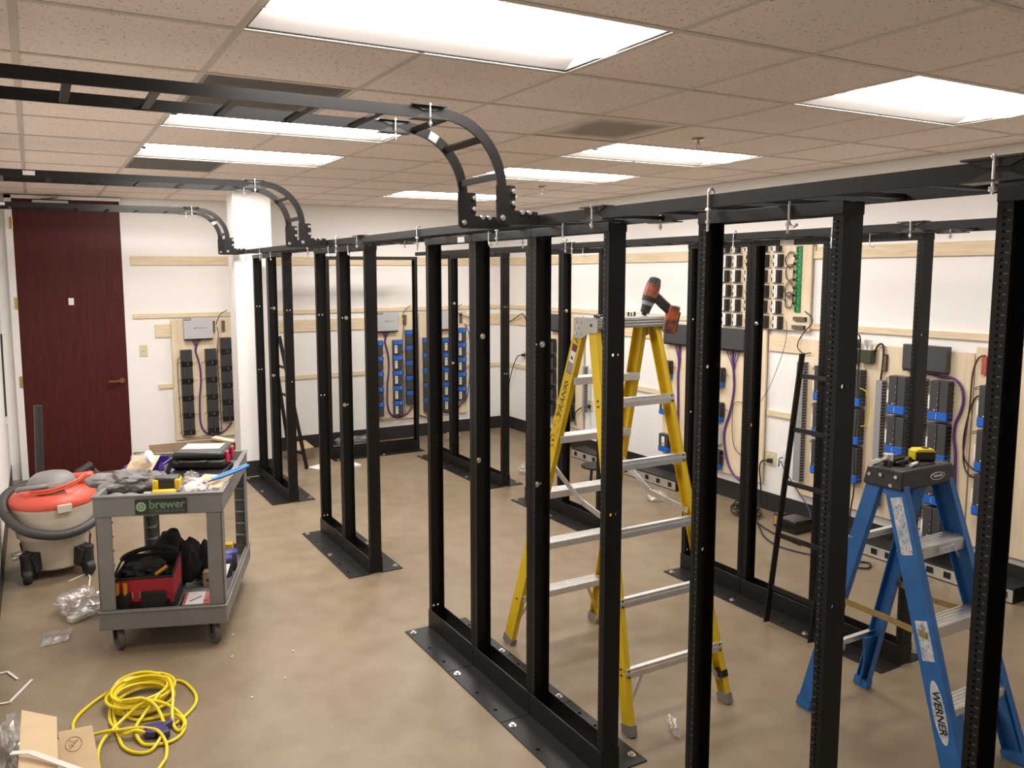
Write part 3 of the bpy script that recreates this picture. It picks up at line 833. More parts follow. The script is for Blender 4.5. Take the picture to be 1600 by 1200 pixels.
t = onT('circuit_strip', 'tall green circuit board strip at the right end of the upper board', 'circuit board', 'right', 4.315, 1.63, d=.038)
q = MB()
for k in range(9): q.box(.0 + .004*(k % 2), .052, -.010, 0, k*.0565, k*.0565+.0525)
q.obj('board', green_pcb, t)
q = MB()
for k in range(9): q.box(.008, .022, -.018, -.010, k*.0565+.010, k*.0565+.040)
q.obj('relay', mat('relay green', (.008, .13, .035), .4), t)  # plain green, darker than the board
q = MB()
for k in range(9): q.box(.030, .038, -.016, -.010, k*.0565+.02, k*.0565+.030)
q.obj('chip', mat('pale green chip', (.25, .45, .28), .5), t)
for k in range(7):
    q = MB(); q.box(-.02, .0, -.014, -.002, .06+k*.060, .078+k*.060); q.obj('plug', mod_black, t)
brass_dim = mat('dull screw', (.26, .23, .16), .5)
def terminal_block(wall, a, z, horiz, label, n=8, m=term_m, mi=None):
    mi = mi or brass_dim
    t = onT('terminal_block', label, 'terminal block', wall, a, z, d=.038)
    L = .115; W_ = .030
    fx = (lambda u0, u1, v0, v1, y0, y1: MB().box(u0, u1, y0, y1, v0, v1)) if horiz else (lambda u0, u1, v0, v1, y0, y1: MB().box(v0, v1, y0, y1, u0, u1))
    fx(0, L, 0, W_, -.020, 0).obj('body', m, t, bevel=.001)
    for r in (0, 1):
        q = MB()
        for k in range(n):
            u = .006 + k*(L-.012)/n; v = .004+r*.014
            if horiz: q.box(u, u+(L-.012)/n*.6, -.0215, -.020, v, v+.008)
            else: q.box(v, v+.008, -.0215, -.020, u, u+(L-.012)/n*.6)
        q.obj('screw_row', mi, t)
    return t
for x0, nm in ((1.62, 'by the door'), (3.685, 'on the first blue-taped board'), (4.42, 'on the corner board')):
    terminal_block('far', x0, 1.345, False, 'left black terminal strip next to the grey box %s' % nm)
    terminal_block('far', x0+.10, 1.345, False, 'right black terminal strip next to the grey box %s' % nm)
terminal_block('right', 4.315, 1.565, True, 'upper black terminal strip under the green circuit board')
terminal_block('right', 4.325, 1.500, True, 'lower black terminal strip under the green circuit board')
terminal_block('right', 3.55, 1.255, False, 'brown terminal strip right of the small transformer', m=brown_cable)
terminal_block('right', 2.885, 1.30, False, 'red terminal strip at the right edge of the photo', m=red_m)

# wiring, each run one cable
def run(name, label, cat, wall, a0, pts, r, m, d=.05, group=None, n=5, extra=None, cl=False):
    q = MB(); P = [(x, -(p[2] if len(p) > 2 else d), z) for p in pts for x, z in [(p[0], p[1])]]
    q.tube(smooth(P, n, cl), r, 7, cl)
    for e in extra or []:
        q.tube(smooth([(p[0], -(p[2] if len(p) > 2 else d), p[1]) for p in e], n), r*.4, 5)
    return on(q, name, m, wall, a0, label, cat, group)
BUN = [(.241, 1.215), (.226, 1.161), (.252, 1.054), (.267, .948), (.266, .815), (.250, .682), (.245, .549), (.246, .416), (.274, .323), (.336, .27), (.413, .263), (.504, .31), (.564, .376)]
fan = [[(.20+k*.022, 1.285), (.205+k*.016, 1.25), (.226+.004*k, 1.20), (.226+.002*k, 1.15)] for k in range(5)]
for x0, nm, m in ((1.22, 'from the grey box by the door', purple_m), (3.32, 'from the grey box on the first blue-taped board', purple_m), (3.985, 'from the grey box on the corner board', purple_m)):
    run('cable_bundle', 'purple cable bundle hanging %s' % nm, 'cable', 'far', x0, BUN, .0095, m, extra=fan)
LC = [(.085, 1.10), (.05, 1.08), (.043, .95), (.045, .8), (.05, .6), (.055, .4), (.06, .30), (.09, .262), (.2, .255), (.33, .27)]
RC = [(.445, 1.40), (.46, 1.33), (.452, 1.25), (.440, 1.10), (.445, .9), (.452, .7), (.452, .5), (.455, .33), (.43, .28), (.36, .29)]
UP = [(.44, 1.42), (.455, 1.47), (.49, 1.53), (.56, 1.57)]
for x0, nm in ((1.22, 'by the door'), (3.32, 'on the first blue-taped board'), (3.985, 'on the corner board')):
    run('control_cable', 'thin black cable down the left edge of the modules %s' % nm, 'cable', 'far', x0, LC, .003, cable_m)
    run('control_cable', 'brown cable from the terminal strips down between the modules %s' % nm, 'cable', 'far', x0+(.02 if x0 > 3.5 else 0), RC, .004, brown_cable, d=.062)
    run('control_cable', 'short dark cable rising from the terminal strips %s' % nm, 'cable', 'far', x0, UP, .004, cable_m, d=.058)
run('control_cable', 'black cable drooping from the first blue-taped board to the floor', 'cable', 'far', 3.9, [(.0, .27), (.08, .26), (.16, .22), (.24, .15), (.30, .08)], .005, cable_m, d=.045)
run('control_cable', 'black cable arching over the right edge of the corner board', 'cable', 'far', 3.985, [(.40, 1.62), (.46, 1.50), (.55, 1.44), (.66, 1.40), (.74, 1.33)], .005, cable_m, d=.07)
run('control_cable', 'brown cable looping down the right side of the corner board', 'cable', 'far', 3.985, [(.60, 1.33), (.66, 1.2), (.665, .9), (.655, .6), (.62, .42), (.57, .36)], .0055, brown_cable, d=.055)
# right wall runs (a0 = world y of local x = 0)
run('cable_bundle', 'purple cables falling from the charcoal box right of the drill', 'cable', 'right', 5.735, [(.17, 1.28), (.18, 1.15), (.165, 1.0), (.17, .85), (.175, .7), (.18, .5), (.17, .30)], .010, purple_m, extra=[[(.11+k*.03, 1.295), (.13+k*.02, 1.24), (.16+.005*k, 1.15), (.165, 1.0)] for k in range(4)])
run('cable_bundle', 'purple cables falling from the charcoal box left of the outlet', 'cable', 'right', 5.075, [(.15, 1.28), (.165, 1.15), (.18, 1.0), (.17, .88), (.14, .75), (.09, .6), (.09, .48), (.13, .33), (.20, .23), (.28, .19)], .009, purple_m, extra=[[(.08+k*.035, 1.295), (.11+k*.025, 1.23), (.155+.006*k, 1.14), (.17, 1.02)] for k in range(5)])
run('cable_bundle', 'thick purple cable curving right of the tall modules behind the blue stepladder', 'cable', 'right', 3.385, [(.17, 1.275), (.24, 1.255), (.33, 1.255), (.385, 1.20), (.40, 1.12), (.385, 1.04), (.36, .97), (.355, .88), (.37, .78), (.375, .65), (.38, .5), (.36, .35)], .0085, purple_m, extra=[[(.04+k*.045, 1.29), (.06+k*.04, 1.265), (.18, 1.262), (.26, 1.257)] for k in range(5)])
run('cable_bundle', 'purple cable at the right edge of the photo', 'cable', 'right', 2.30, [(.0, 1.2), (-.03, 1.0), (.02, .8), (-.03, .6), (.02, .4), (.0, .25)], .008, purple_m)
for (nm, a0, pts, r, m) in (
  ('thin dark cable tied beside the purple cables left of the outlet', 4.80, [(.0, 1.45), (.03, 1.25), (.02, 1.0), (.03, .8), (.02, .5), (.03, .36)], .004, cable_m),
  ('loose dark loop of wire beside the purple cables left of the outlet', 4.90, [(.12, .86), (.02, .84), (.0, .7), (.02, .5), (.09, .42), (.12, .44)], .003, brown_cable),
  ('thick black cable hooked over the transformer, hanging down the wide board', 3.62, [(.0, 1.33), (.02, 1.41), (.055, 1.44), (.075, 1.40), (.07, 1.25), (.045, 1.0), (.055, .8), (.05, .6), (.04, .45)], .007, cable_m),
  ('black power brick cord hanging before the tall modules', 3.74, [(.0, 1.46), (.02, 1.50), (.045, 1.46), (.04, 1.3), (.05, 1.0), (.04, .7), (.05, .4), (.03, .2), (.05, .06)], .005, cable_m),
  ('yellow wire bowing right of the tall modules under the power brick', 3.68, [(.0, 1.12), (.05, 1.10), (.075, 1.03), (.075, .95), (.06, .87), (.02, .85)], .004, yellow_wire),
  ('brown cable from the red terminal strip at the right edge', 2.885, [(.02, 1.42), (-.02, 1.40), (-.05, 1.30), (-.055, 1.1), (-.07, .9), (-.075, .75), (-.04, .66), (.03, .64)], .005, brown_cable),
  ('black cable looping down the seam right of the purple cable', 2.90, [(.04, 1.16), (-.0, 1.16), (-.035, 1.08), (-.065, .9), (-.055, .76), (.0, .70), (.05, .69)], .005, cable_m),
  ('long dark cable falling along the wide board edge to the floor', 3.02, [(.0, .70), (.01, .55), (.0, .45), (-.03, .34), (-.06, .26)], .004, brown_cable),
  ('dark cable sagging below the upper board to the leaning runway piece', 4.31, [(.10, 1.64), (.16, 1.60), (.17, 1.55), (.12, 1.50), (.06, 1.42), (.05, 1.36), (.10, 1.32), (.17, 1.33)], .004, cable_m),
  ('two-tone test lead hanging under the terminal strips', 4.40, [(.02, 1.56), (.03, 1.46), (.015, 1.36), (-.04, 1.2), (-.12, 1.02), (-.2, .9)], .0022, brown_cable),
):
    run('control_cable', nm, 'cable', 'right', a0, pts, r, m, d=.10 if 'brick' in nm else .055)
# loose coils of wire left of the green strip: one coil each
for k, z in enumerate((2.03, 1.93, 1.80, 1.72)):
    q = MB(); N_ = 34
    q.tube([(.065+.042*math.cos(i*.55+k)+.006*math.sin(i*1.7), -.05-.0006*i, z+.060*math.sin(i*.55+k)+.008*math.sin(i*.9)) for i in range(N_)], .0024, 5)
    on(q, 'wire_coil', brown_cable, 'right', 4.42, '%s loose coil of wire between the white-label modules and the green strip' % ['topmost', 'second highest', 'third highest', 'lowest'][k], 'cable')
# wire ducts
def duct(a, z0, z1, w_, label, holes=True):
    t = onT('wire_duct', label, 'wire duct', 'right', a, z0, d=.038)
    MB().box(0, w_, -.055, 0, 0, z1-z0).obj('duct_body', duct_m, t)
    q = MB(); n = int((z1-z0)/.022)
    for k in range(n): q.box(w_-.0015, w_+.0008, -.050, -.012, .006+k*.022, .018+k*.022)
    q.obj('duct_slots', base_m, t)
duct(4.232, .33, 1.255, .062, 'grey slotted wire duct right of the leaning runway piece')
duct(3.565, .30, 1.19, .045, 'grey slotted wire duct behind the blue stepladder, left of the end post')
duct(3.262, .30, 1.235, .040, 'grey slotted wire duct right of the end post')
duct(5.27, 1.0, 1.45, .03, 'slim grey duct strip above the near post')
duct(6.98, .45, .95, .03, 'slim grey duct strip seen through the yellow stepladder')
# power brick, transformer
t = onT('power_brick', 'black power brick with a white label on the wide board', 'power supply', 'right', 3.80, 1.285, d=.038)
MB().box(0, .062, -.045, 0, 0, .175).obj('brick', mod_black, t, bevel=.006)
MB().box(.010, .038, -.0465, -.044, .05, .145).obj('label', label_m, t)
t = onT('transformer', 'small dark green transformer on metal legs beside the power brick', 'transformer', 'right', 3.715, 1.30, d=.038)
MB().box(0, .105, -.06, 0, 0, .095).obj('winding', mat('dark green coil', (.045, .05, .03), .35), t, bevel=.006)
q = MB(); q.box(-.004, .109, -.062, .0, .093, .097)
q.obj('bracket', silver, t)
for x in (.02, .05): MB().box(x, x+.02, -.02, 0, .097, .16).obj('conduit_stub', alu, t)
# white equipment box among the tall modules
on(MB().box(0, .105, -.112, -.038, .565, .715), 'white_box', label_m, 'right', 3.93, 'plain white box on the wide board behind the blue stepladder', 'equipment box', bevel=.003)
# wall plates
def plate(wall, a, z, w_, h_, label, cat, kind, m=ivory, name='wall_outlet'):
    t = onT(name, label, cat, wall, a, z)
    MB().box(0, w_, -.006, 0, 0, h_).obj('cover_plate', m, t, bevel=.002)
    if kind == 'switch':
        q = MB(); q.bar((w_/2, -.006, h_/2), (w_/2, -.018, h_/2+.008), .009, .012); q.obj('toggle', m, t)
    else:
        for zz in (.30, .70):
            for xx in ([.5] if w_ < .1 else [.28, .72]):
                q = MB(); q.cyl((w_*xx, -.006, h_*zz), (w_*xx, -.009, h_*zz), .016, 16); q.obj('receptacle', m, t)
    return t
plate('far', .915, 1.12, .076, .118, 'ivory light switch on the wall between the door and the board', 'light switch', 'switch', name='light_switch')
plate('right', 4.585, .375, .115, .118, 'ivory double outlet with a black plug, below the short battens', 'outlet', 'outlet')
plate('right', 4.42, .43, .06, .10, 'white data jack plate with a blue patch lead, right of the outlet', 'outlet', 'outlet', m=label_m, name='data_jack')
plate('right', 7.02, .46, .115, .118, 'ivory outlet with a black plug seen between the yellow ladder rails', 'outlet', 'outlet')
plate('right', 8.30, .90, .06, .10, 'small ivory outlet on the right wall near the corner', 'outlet', 'outlet')
q = MB(); q.box(.055, .085, -.045, -.009, .405, .435); q.tube(smooth([(.06, -.04, .42), (.02, -.06, .41), (.0, -.06, .34), (.01, -.05, .2), (.01, -.05, .05), (.02, -.09, .012)]), .006, 7)
on(q, 'black_cable', cable_m, 'right', 4.585, 'black power cord plugged into the double outlet and hanging to the floor', 'cable')
q = MB(); q.box(.05, .085, -.045, -.009, .50, .53); q.tube(smooth([(.05, -.04, .515), (-.06, -.06, .47), (-.13, -.06, .40), (-.12, -.06, .28)]), .006, 7)
on(q, 'black_cable', cable_m, 'right', 7.02, 'black cord plugged in behind the yellow stepladder', 'cable')
q = MB(); q.box(.02, .05, -.05, -.009, .94, .97); q.tube(smooth([(.03, -.04, .955), (-.05, -.06, .93), (-.15, -.06, .80), (-.25, -.05, .62), (-.3, -.03, .5)]), .006, 7)
on(q, 'black_cable', cable_m, 'right', 8.30, 'black cord sloping down from the small outlet near the corner', 'cable')
q = MB(); q.tube(smooth([(-.35, -.03, 1.34), (-.2, -.05, 1.38), (-.05, -.06, 1.44), (.03, -.06, 1.45), (.08, -.05, 1.38)]), .006, 7)
on(q, 'control_cable', cable_m, 'right', 8.25, 'black cable arching along the right wall close to the corner', 'cable')
q = MB(); q.tube(smooth([(.03, -.02, .47), (.02, -.05, .46), (.03, -.06, .42), (.015, -.05, .40), (.02, -.04, .44), (.08, -.05, .38), (.2, -.05, .25), (.32, -.05, .12), (.36, -.08, .02)]), .0045, 7)
on(q, 'patch_cord', mat('blue grey lead', (.06, .06, .16), .5), 'right', 4.42, 'blue grey patch lead dropping from the data jack to the floor', 'cable')
# cords heaped on the floor by the outlet
q = MB(); random.seed(3)
pts = []
for i in range(60):
    a = i*.62; r_ = .10+.03*math.sin(i*.37)
    pts.append((4.93+r_*math.cos(a)*.8, 4.52+r_*math.sin(a), .012+.06*(i % 9)/9 + .02*math.sin(i*.5)**2))
pts += [(4.85, 4.35, .02), (4.75, 4.1, .008), (4.70, 3.8, .008)]
q.tube(smooth(pts, 3), .006, 6)
tag(q.obj('black_cable', cable_m), 'heap of tangled black cord on the floor below the double outlet', 'cable')
q = MB(); q.tube(smooth([(4.95, 4.45, .01), (4.78, 4.25, .008), (4.62, 4.05, .008), (4.55, 3.85, .008), (4.62, 3.6, .008), (4.8, 3.5, .008)]), .006, 6)
tag(q.obj('black_cable', cable_m), 'black cord running on the floor from the heap behind the leaning runway piece', 'cable')
q = MB(); q.tube(smooth([(4.93, 3.62, .06), (4.82, 3.66, .012), (4.72, 3.6, .008), (4.70, 3.45, .008), (4.80, 3.34, .008), (4.70, 3.28, .008), (4.62, 3.40, .008), (4.66, 3.52, .008)]), .006, 6)
tag(q.obj('black_cable', cable_m), 'curled black cord on the floor left of the blue stepladder rail', 'cable')
# rack units laid along the wall on the floor
def floor_unit(y0, y1, label, n, x0=4.93, h=.095):
    t = thing('power_distribution_unit', label, 'power strip', (x0, y1, 0), -PI/2)
    L = y1-y0
    MB().box(0, L, .003, .20, .004, h).obj('chassis', black_metal, t, bevel=.003)
    MB().box(.004, L-.004, 0, .003, .008, h-.012).obj('front_panel', alu, t)
    for k in range(n):
        x = L*(k+.5)/n
        q = MB(); q.box(x-.022, x+.022, -.003, 0, h*.30, h*.72); q.obj('socket', mod_black, t)
floor_unit(5.33, 6.10, 'long black outlet strip on the floor seen through the yellow stepladder, right half', 5)
floor_unit(6.14, 6.92, 'long black outlet strip on the floor seen through the yellow stepladder, left half', 5)
floor_unit(3.24, 3.75, 'black outlet strip on the floor left of the blue stepladder front rail', 5)
floor_unit(2.50, 3.17, 'black outlet strip on the floor between the blue stepladder front rails', 6)
floor_unit(1.75, 2.44, 'black outlet strip on the floor at the right edge of the photo', 6)
tag(MB().box(4.86, 5.04, 3.98, 4.14, .004, .10).obj('power_adapter', mod_black, bevel=.008), 'black chunky box on the floor right of the cord heap', 'equipment box')
t = thing('transformer', 'small open transformer with a copper coloured coil on the floor beside the black box', 'transformer', (4.95, 4.20, 0), .3)
MB().box(-.04, .04, -.035, .035, .004, .10).obj('core', mat('dark iron', (.05, .045, .04), .5, metal=.5), t, bevel=.004)
MB().box(-.046, -.041, -.028, .028, .02, .085).obj('coil', mat('copper coil', (.55, .30, .08), .4), t, bevel=.002)
# low round stool
t = thing('stool', 'low black round stool on the floor behind the yellow stepladder', 'stool', (4.50, 5.92, 0))
MB().lathe([(0, .150), (.135, .150), (.14, .155), (.14, .166), (.135, .170), (0, .170)], 28).obj('seat', black_metal, t)
for k in range(3):
    a = k*2*PI/3 - .6
    MB().cyl((.10*math.cos(a), .10*math.sin(a), 0), (.08*math.cos(a), .08*math.sin(a), .150), .008, 8).obj('leg', black_metal, t)

# ------------------------------------------------------------------ stepladders
def stepladder(name, label, loc, rz, W0, W1, Yf, Yr, zt, ytf, ytr, depth, fl, rail_m, rear_depth, steps, bars, cap_fn, step_d=.085, bar_h=.042, deep=True):
    t = thing(name, label, 'stepladder', loc, rz)
    zr = zt-.045
    R = {}
    def lerp(a, b, k): return a+(b-a)*k
    def rail(nm, sx, y0, y1, dp, out_y):
        a = Vector((sx*W0, y0, .0)); b = Vector((sx*W1, y1, zr)); d = (b-a).normalized()
        X = Vector((1, 0, 0)); n = d.cross(X).normalized(); u = n.cross(d)
        q = MB(); q.bar(a, b, dp, .004, X)
        for k in (-1, 1):
            off = n*(k*(dp/2-.002)) - u*(sx*fl/2)
            q.bar(a+off, b+off, .004, fl, X)
        o = q.obj(nm, rail_m, t)
        f = MB(); e = d*.045
        f.bar(a-u*(sx*fl/2)-d*.0, a-u*(sx*fl/2)+e, dp+.008, fl+.008, X)
        R[nm, sx] = (a, b, d, n, u)
        return o, f
    for sx in (-1, 1):
        o, f = rail('front_rail', sx, Yf, ytf, depth, -1); f.obj('foot', shoe_m[name], o)
        o, f = rail('rear_rail', sx, Yr, ytr, rear_depth, 1); f.obj('foot', shoe_m[name], o)
    for z in steps:
        k = z/zr; y = lerp(Yf, ytf, k); hw = lerp(W0, W1, k)-.004
        q = MB(); q.box(-hw, hw, y-step_d/2, y+step_d/2, z-.003, z+.001)
        q.box(-hw, hw, y-step_d/2, y-step_d/2+.003, z-.045, z-.003); q.box(-hw, hw, y+step_d/2-.003, y+step_d/2, z-.030, z-.003)
        for j in range(5): q.box(-hw, hw, y-step_d/2+.006+j*.017, y-step_d/2+.014+j*.017, z+.001, z+.0035)
        q.obj('step', alu, t)
    for z in bars:
        k = z/zr; y = lerp(Yr, ytr, k); hw = lerp(W0, W1, k)+.002
        q = MB(); yo = y + rear_depth/2
        q.box(-hw, hw, yo, yo+.003, z-bar_h/2, z+bar_h/2); q.box(-hw, hw, yo-.018, yo, z+bar_h/2-.003, z+bar_h/2); q.box(-hw, hw, yo-.010, yo, z-bar_h/2, z-bar_h/2+.003)
        q.box(-hw, hw, yo+.003, yo+.0055, z-.006, z+.006)
        q.obj('rear_bar', alu, t)
    cap_fn(t)
    return t, R
def lerp3(a, b, k): return a + (b-a)*k
yellow_fg = mat('yellow fibreglass', (.66, .44, .012), .42, var=.06, scale=14, stretch=(1, 1, .2))
blue_fg = mat('blue fibreglass', (.022, .135, .40), .40, var=.10, scale=16)
scuff = mat('worn white label', (.74, .73, .70), .6, col2=(.30, .38, .50), scale=38)
shoe_m = {'yellow_stepladder': mat('grey shoe', (.20, .18, .15), .5), 'blue_stepladder': mat('blue shoe', (.028, .15, .42), .5)}
def cap_yellow(t):
    q = MB(); q.box(-.190, .190, -.062, .110, 1.690, 1.735)
    for j in range(6): q.box(-.190, .190, -.055+j*.029, -.041+j*.029, 1.735, 1.7375)
    for j in range(3): q.box(-.190, .190, .110, .1125, 1.697+j*.013, 1.704+j*.013)
    cap_alu = mat('dull cap aluminium', (.42, .41, .40), .42, metal=.7)
    q.obj('top_cap', cap_alu, t, bevel=.002)
    for s in (-1, 1):
        q = MB(); poly = [(-.066, 1.735), (-.066, 1.640), (-.005, 1.640), (.045, 1.668), (.112, 1.672), (.112, 1.735)]
        q.prism(poly, s*.1905, s*.1945, lambda a, b, c: (c, a, b))
        q.obj('end_gusset', mat('galvanised gusset', (.50, .48, .45), .5, metal=.4) if s < 0 else bpy.data.materials['galvanised gusset'], t)
        for (y, z) in ((-.045, 1.715), (-.010, 1.715), (-.03, 1.690), (-.045, 1.665), (-.012, 1.665), (.07, 1.705)):
            k = MB(); k.cyl((s*.1945, y, z), (s*.1985, y, z), .0065, 10); k.obj('rivet', silver if y < .05 else mat_dark, t)
mat_dark = bpy.data.materials['dark steel']
yl, YR = stepladder('yellow_stepladder', 'tall yellow fibreglass stepladder standing open between the two rack rows', (2.388, 3.005, 0), PI,
    .29, .185, -.505, .480, 1.735, -.030, .065, .070, .026, yellow_fg, .055, (.29, .58, .87, 1.16, 1.45), (.25, .53, .81, 1.09, 1.36), cap_yellow)
# local +x of the ladder is the left side in the photo
def rail_frame(R, key, k, side_off, up_rail=True):
    """frame on the outer face of a rail, text line running along the rail"""
    a, b, d, n, u = R[key]; sx = key[1]
    o = lerp3(a, b, k) + Vector((sx*(.0022+side_off), 0, 0))
    out = Vector((sx, 0, 0))
    x = d if up_rail else -d
    y = out.cross(x).normalized()
    return frame4(o, x, y)
text_obj('hand_lettering', 'FRANK', .047, ink_m, rail_frame(YR, ('front_rail', 1), .795, .0), yl, sx=1.15, extrude=.0003, shear=.2)
def sticker(nm, R, key, k, L, W_, m, parent, off=.0004, sh=0):
    f = rail_frame(R, key, k, off); q = MB()
    q.hexa([f @ Vector(v) for v in ((-L/2, -W_/2+sh, -.0003), (L/2, -W_/2+sh, -.0003), (L/2, W_/2+sh, -.0003), (-L/2, W_/2+sh, -.0003), (-L/2, -W_/2+sh, .0004), (L/2, -W_/2+sh, .0004), (L/2, W_/2+sh, .0004), (-L/2, W_/2+sh, .0004))])
    return q.obj(nm, m, parent)
sticker('safety_label', YR, ('front_rail', 1), .905, .11, .040, label_m, yl)
sticker('warning_mark', YR, ('front_rail', 1), .943, .034, .034, mat('label dark red', (.16, .03, .03), .5), yl, .0012)
f4 = MB(); ff = rail_frame(YR, ('front_rail', 1), .905, .0018)
for j in range(5): f4.hexa([ff @ Vector((x, y, z)) for z in (-.0002, .0002) for x, y in ((-.06, -.016+j*.008), (-.005, -.016+j*.008), (-.005, -.013+j*.008), (-.06, -.013+j*.008))])
f4.hexa([ff @ Vector((x, y, z)) for z in (-.0002, .0002) for x, y in ((.012, -.010), (.026, .004), (.018, .012), (.010, .002))])
f4.obj('label_print', ink_m, yl)
f4 = MB(); ff = rail_frame(YR, ('front_rail', 1), .975, .001)
for j in range(3): f4.hexa([ff @ Vector((x, y, z)) for z in (-.0002, .0003) for x, y in ((-.03+j*.022, -.016), (-.012+j*.022, .016), (-.006+j*.022, .016), (-.024+j*.022, -.016))])
f4.obj('rail_print', ink_m, yl)
f4 = MB(); ff = rail_frame(YR, ('front_rail', 1), .70, .001); random.seed(5)
for j in range(26):
    x, y = -.085+.17*random.random(), -.024+.048*random.random(); w_ = .006+.008*random.random()
    f4.hexa([ff @ Vector((x+a, y+b, z)) for z in (-.0002, .0003) for a, b in ((0, 0), (w_, .002), (w_, .0045), (0, .0025))])
f4.obj('worn_print', ink_m, yl)
sticker('instruction_label', YR, ('front_rail', -1), .86, .19, .045, scuff, yl)
# braces and spreaders
for sx in (-1, 1):
    for key, z in (('front_rail', .27), ('rear_rail', .23)):
        a, b, d, n, u = YR[key, sx]; p = lerp3(a, b, .05); k = z/1.69
        q = MB(); q.bar(p + Vector((-sx*.010, 0, 0)), lerp3(a, b, k)+Vector((-sx*.11, 0, 0)), .018, .004, (0, 1, 0)); q.obj('brace', alu, yl)
    a = lerp3(*YR['front_rail', sx][:2], .60); b = lerp3(*YR['rear_rail', sx][:2], .50)
    q = MB(); mid = (a+b)/2 - Vector((sx*.03, 0, .05)); q.bar(a-Vector((sx*.02, 0, 0)), mid, .003, .028, (0, 0, 1)); q.bar(mid+Vector((-sx*.004, 0, 0)), b-Vector((sx*.02, 0, 0)), .003, .028, (0, 0, 1))
    q.obj('spreader', alu, yl)
    for key in ('front_rail', 'rear_rail'):
        a, b, d, n, u = YR[key, sx]
        q = MB()
        for z in ((.29, .58, .87, 1.16, 1.45) if key == 'front_rail' else (.25, .53, .81, 1.09, 1.36)):
            for dz in (-.012, .012) if key == 'rear_rail' else (-.02,):
                p = lerp3(a, b, (z+dz)/1.69); q.cyl(p+u*(sx*.001), p+u*(sx*.006), .005, 8)
                if key == 'rear_rail':
                    pp = p + Vector((-sx*.013, .031, 0)); q.cyl(pp, pp+Vector((0, .004, 0)), .005, 8)
        tag(q.obj('rivet_row', mat_dark, yl))
q = MB(); a, b, d, n, u = YR['rear_rail', -1]; q.bar(lerp3(a, b, .068)-u*(-.013), lerp3(a, b, .085)-u*(-.013), .062, .034, (1, 0, 0)); q.obj('tape_wrap', mod_black, yl)

def cap_blue(t):
    q = MB(); lo = [(-.178, -.052), (.178, -.052), (.178, .122), (-.178, .122)]; hi = [(-.165, -.042), (.165, -.042), (.165, .112), (-.165, .112)]
    q.hexa([(x, y, 1.075) for x, y in lo] + [(x, y, 1.153) for x, y in hi])
    q.obj('top_cap', mat('black moulded plastic', (.020, .018, .018), .5, bump=.1, bscale=120), t, bevel=.007)
    q = MB()
    for y in (-.018, .035, .085): q.box(-.14, .13, y-.004, y+.004, 1.1525, 1.1545)
    q.cyl((-.085, .03, 1.1525), (-.085, .03, 1.1545), .028, 20); q.cyl((.10, .02, 1.1525), (.10, .02, 1.1545), .02, 20)
    q.obj('tool_recess', mod_black, t)
    for (y, z) in ((.095, 1.118), (.045, 1.125), (-.02, 1.128), (.0, 1.090)):
        k = MB(); k.cyl((-.169-.0*y, y, z), (-.1765, y, z), .0075, 10); k.obj('rivet', silver, t)
bl, BR = stepladder('blue_stepladder', 'short blue fibreglass stepladder with a black top cap and tools on it', (3.140, 1.985, 0), 0,
    .212, .160, -.350, .340, 1.155, .000, .075, .085, .030, blue_fg, .060, (.29, .575, .86), (.28, .82), cap_blue, bar_h=.030)
# front lettering of the cap and rail
fr = Matrix.Identity(4)
def cap_frame(x, z): return frame4((x, -.0485-(1.114-z)*.13, z), (1, 0, 0), (0, .128, 1))
f = cap_frame(.055, 1.112)
def ellipse(f, rx, ry, z0, z1, n=30, cx=0, cy=0):
    q = MB(); q.prism([(cx+rx*math.cos(2*PI*k/n), cy+ry*math.sin(2*PI*k/n)) for k in range(n)], z0, z1, lambda a, b, c: f @ Vector((a, b, c))); return q
ellipse(f, .047, .0155, -.001, .0012).obj('logo_rim', label_m, bl)
ellipse(f, .043, .0125, .0, .0016).obj('logo_field', ink_m, bl)
text_obj('logo_lettering', 'WERNER', .0155, label_m, f @ Matrix.Translation((0, 0, .0018)), bl, extrude=.0003, shear=.15, bold=.0004)
def bframe(k, off, n_off=0):
    a, b, d, n, u = BR['front_rail', -1]
    return rail_frame(BR, ('front_rail', -1), k, off, False) @ Matrix.Translation((0, n_off, 0))
def blabel(nm, k, L, W_, m, z=.0003, cy=0):
    f = bframe(k, z); q = MB(); q.hexa([f @ Vector((x, y+cy, zz)) for zz in (-.0002, .0003) for x, y in ((-L/2, -W_/2), (L/2, -W_/2), (L/2, W_/2), (-L/2, W_/2))]); return q.obj(nm, m, bl)
blabel('worn_label', .845, .225, .050, scuff)
blabel('worn_label', .47, .150, .050, scuff)
f = bframe(.245, .0004)
ellipse(f, .118, .026, -.0002, .0003).obj('logo_field', scuff, bl)
text_obj('logo_lettering', 'WERNER', .040, ink_m, bframe(.245, .0012), bl, sx=1.0, extrude=.0003, shear=.15, bold=.001)
f4 = MB(); random.seed(11)
for k0, n_, L in ((.845, 46, .2), (.47, 26, .13)):
    ff = bframe(k0, .0009)
    for j in range(n_):
        x, y = L*(random.random()-.5), .044*(random.random()-.5); w_ = .004+.010*random.random(); s_ = .006*(random.random()-.5)
        f4.hexa([ff @ Vector((x+a, y+b, z)) for z in (-.0002, .0003) for a, b in ((0, 0), (w_, s_), (w_, s_+.0016), (0, .0016))])
f4.obj('worn_print', mat('faded print', (.07, .12, .2), .6), bl)
brass = mat('brass spreader', (.42, .30, .12), .42, metal=.55)
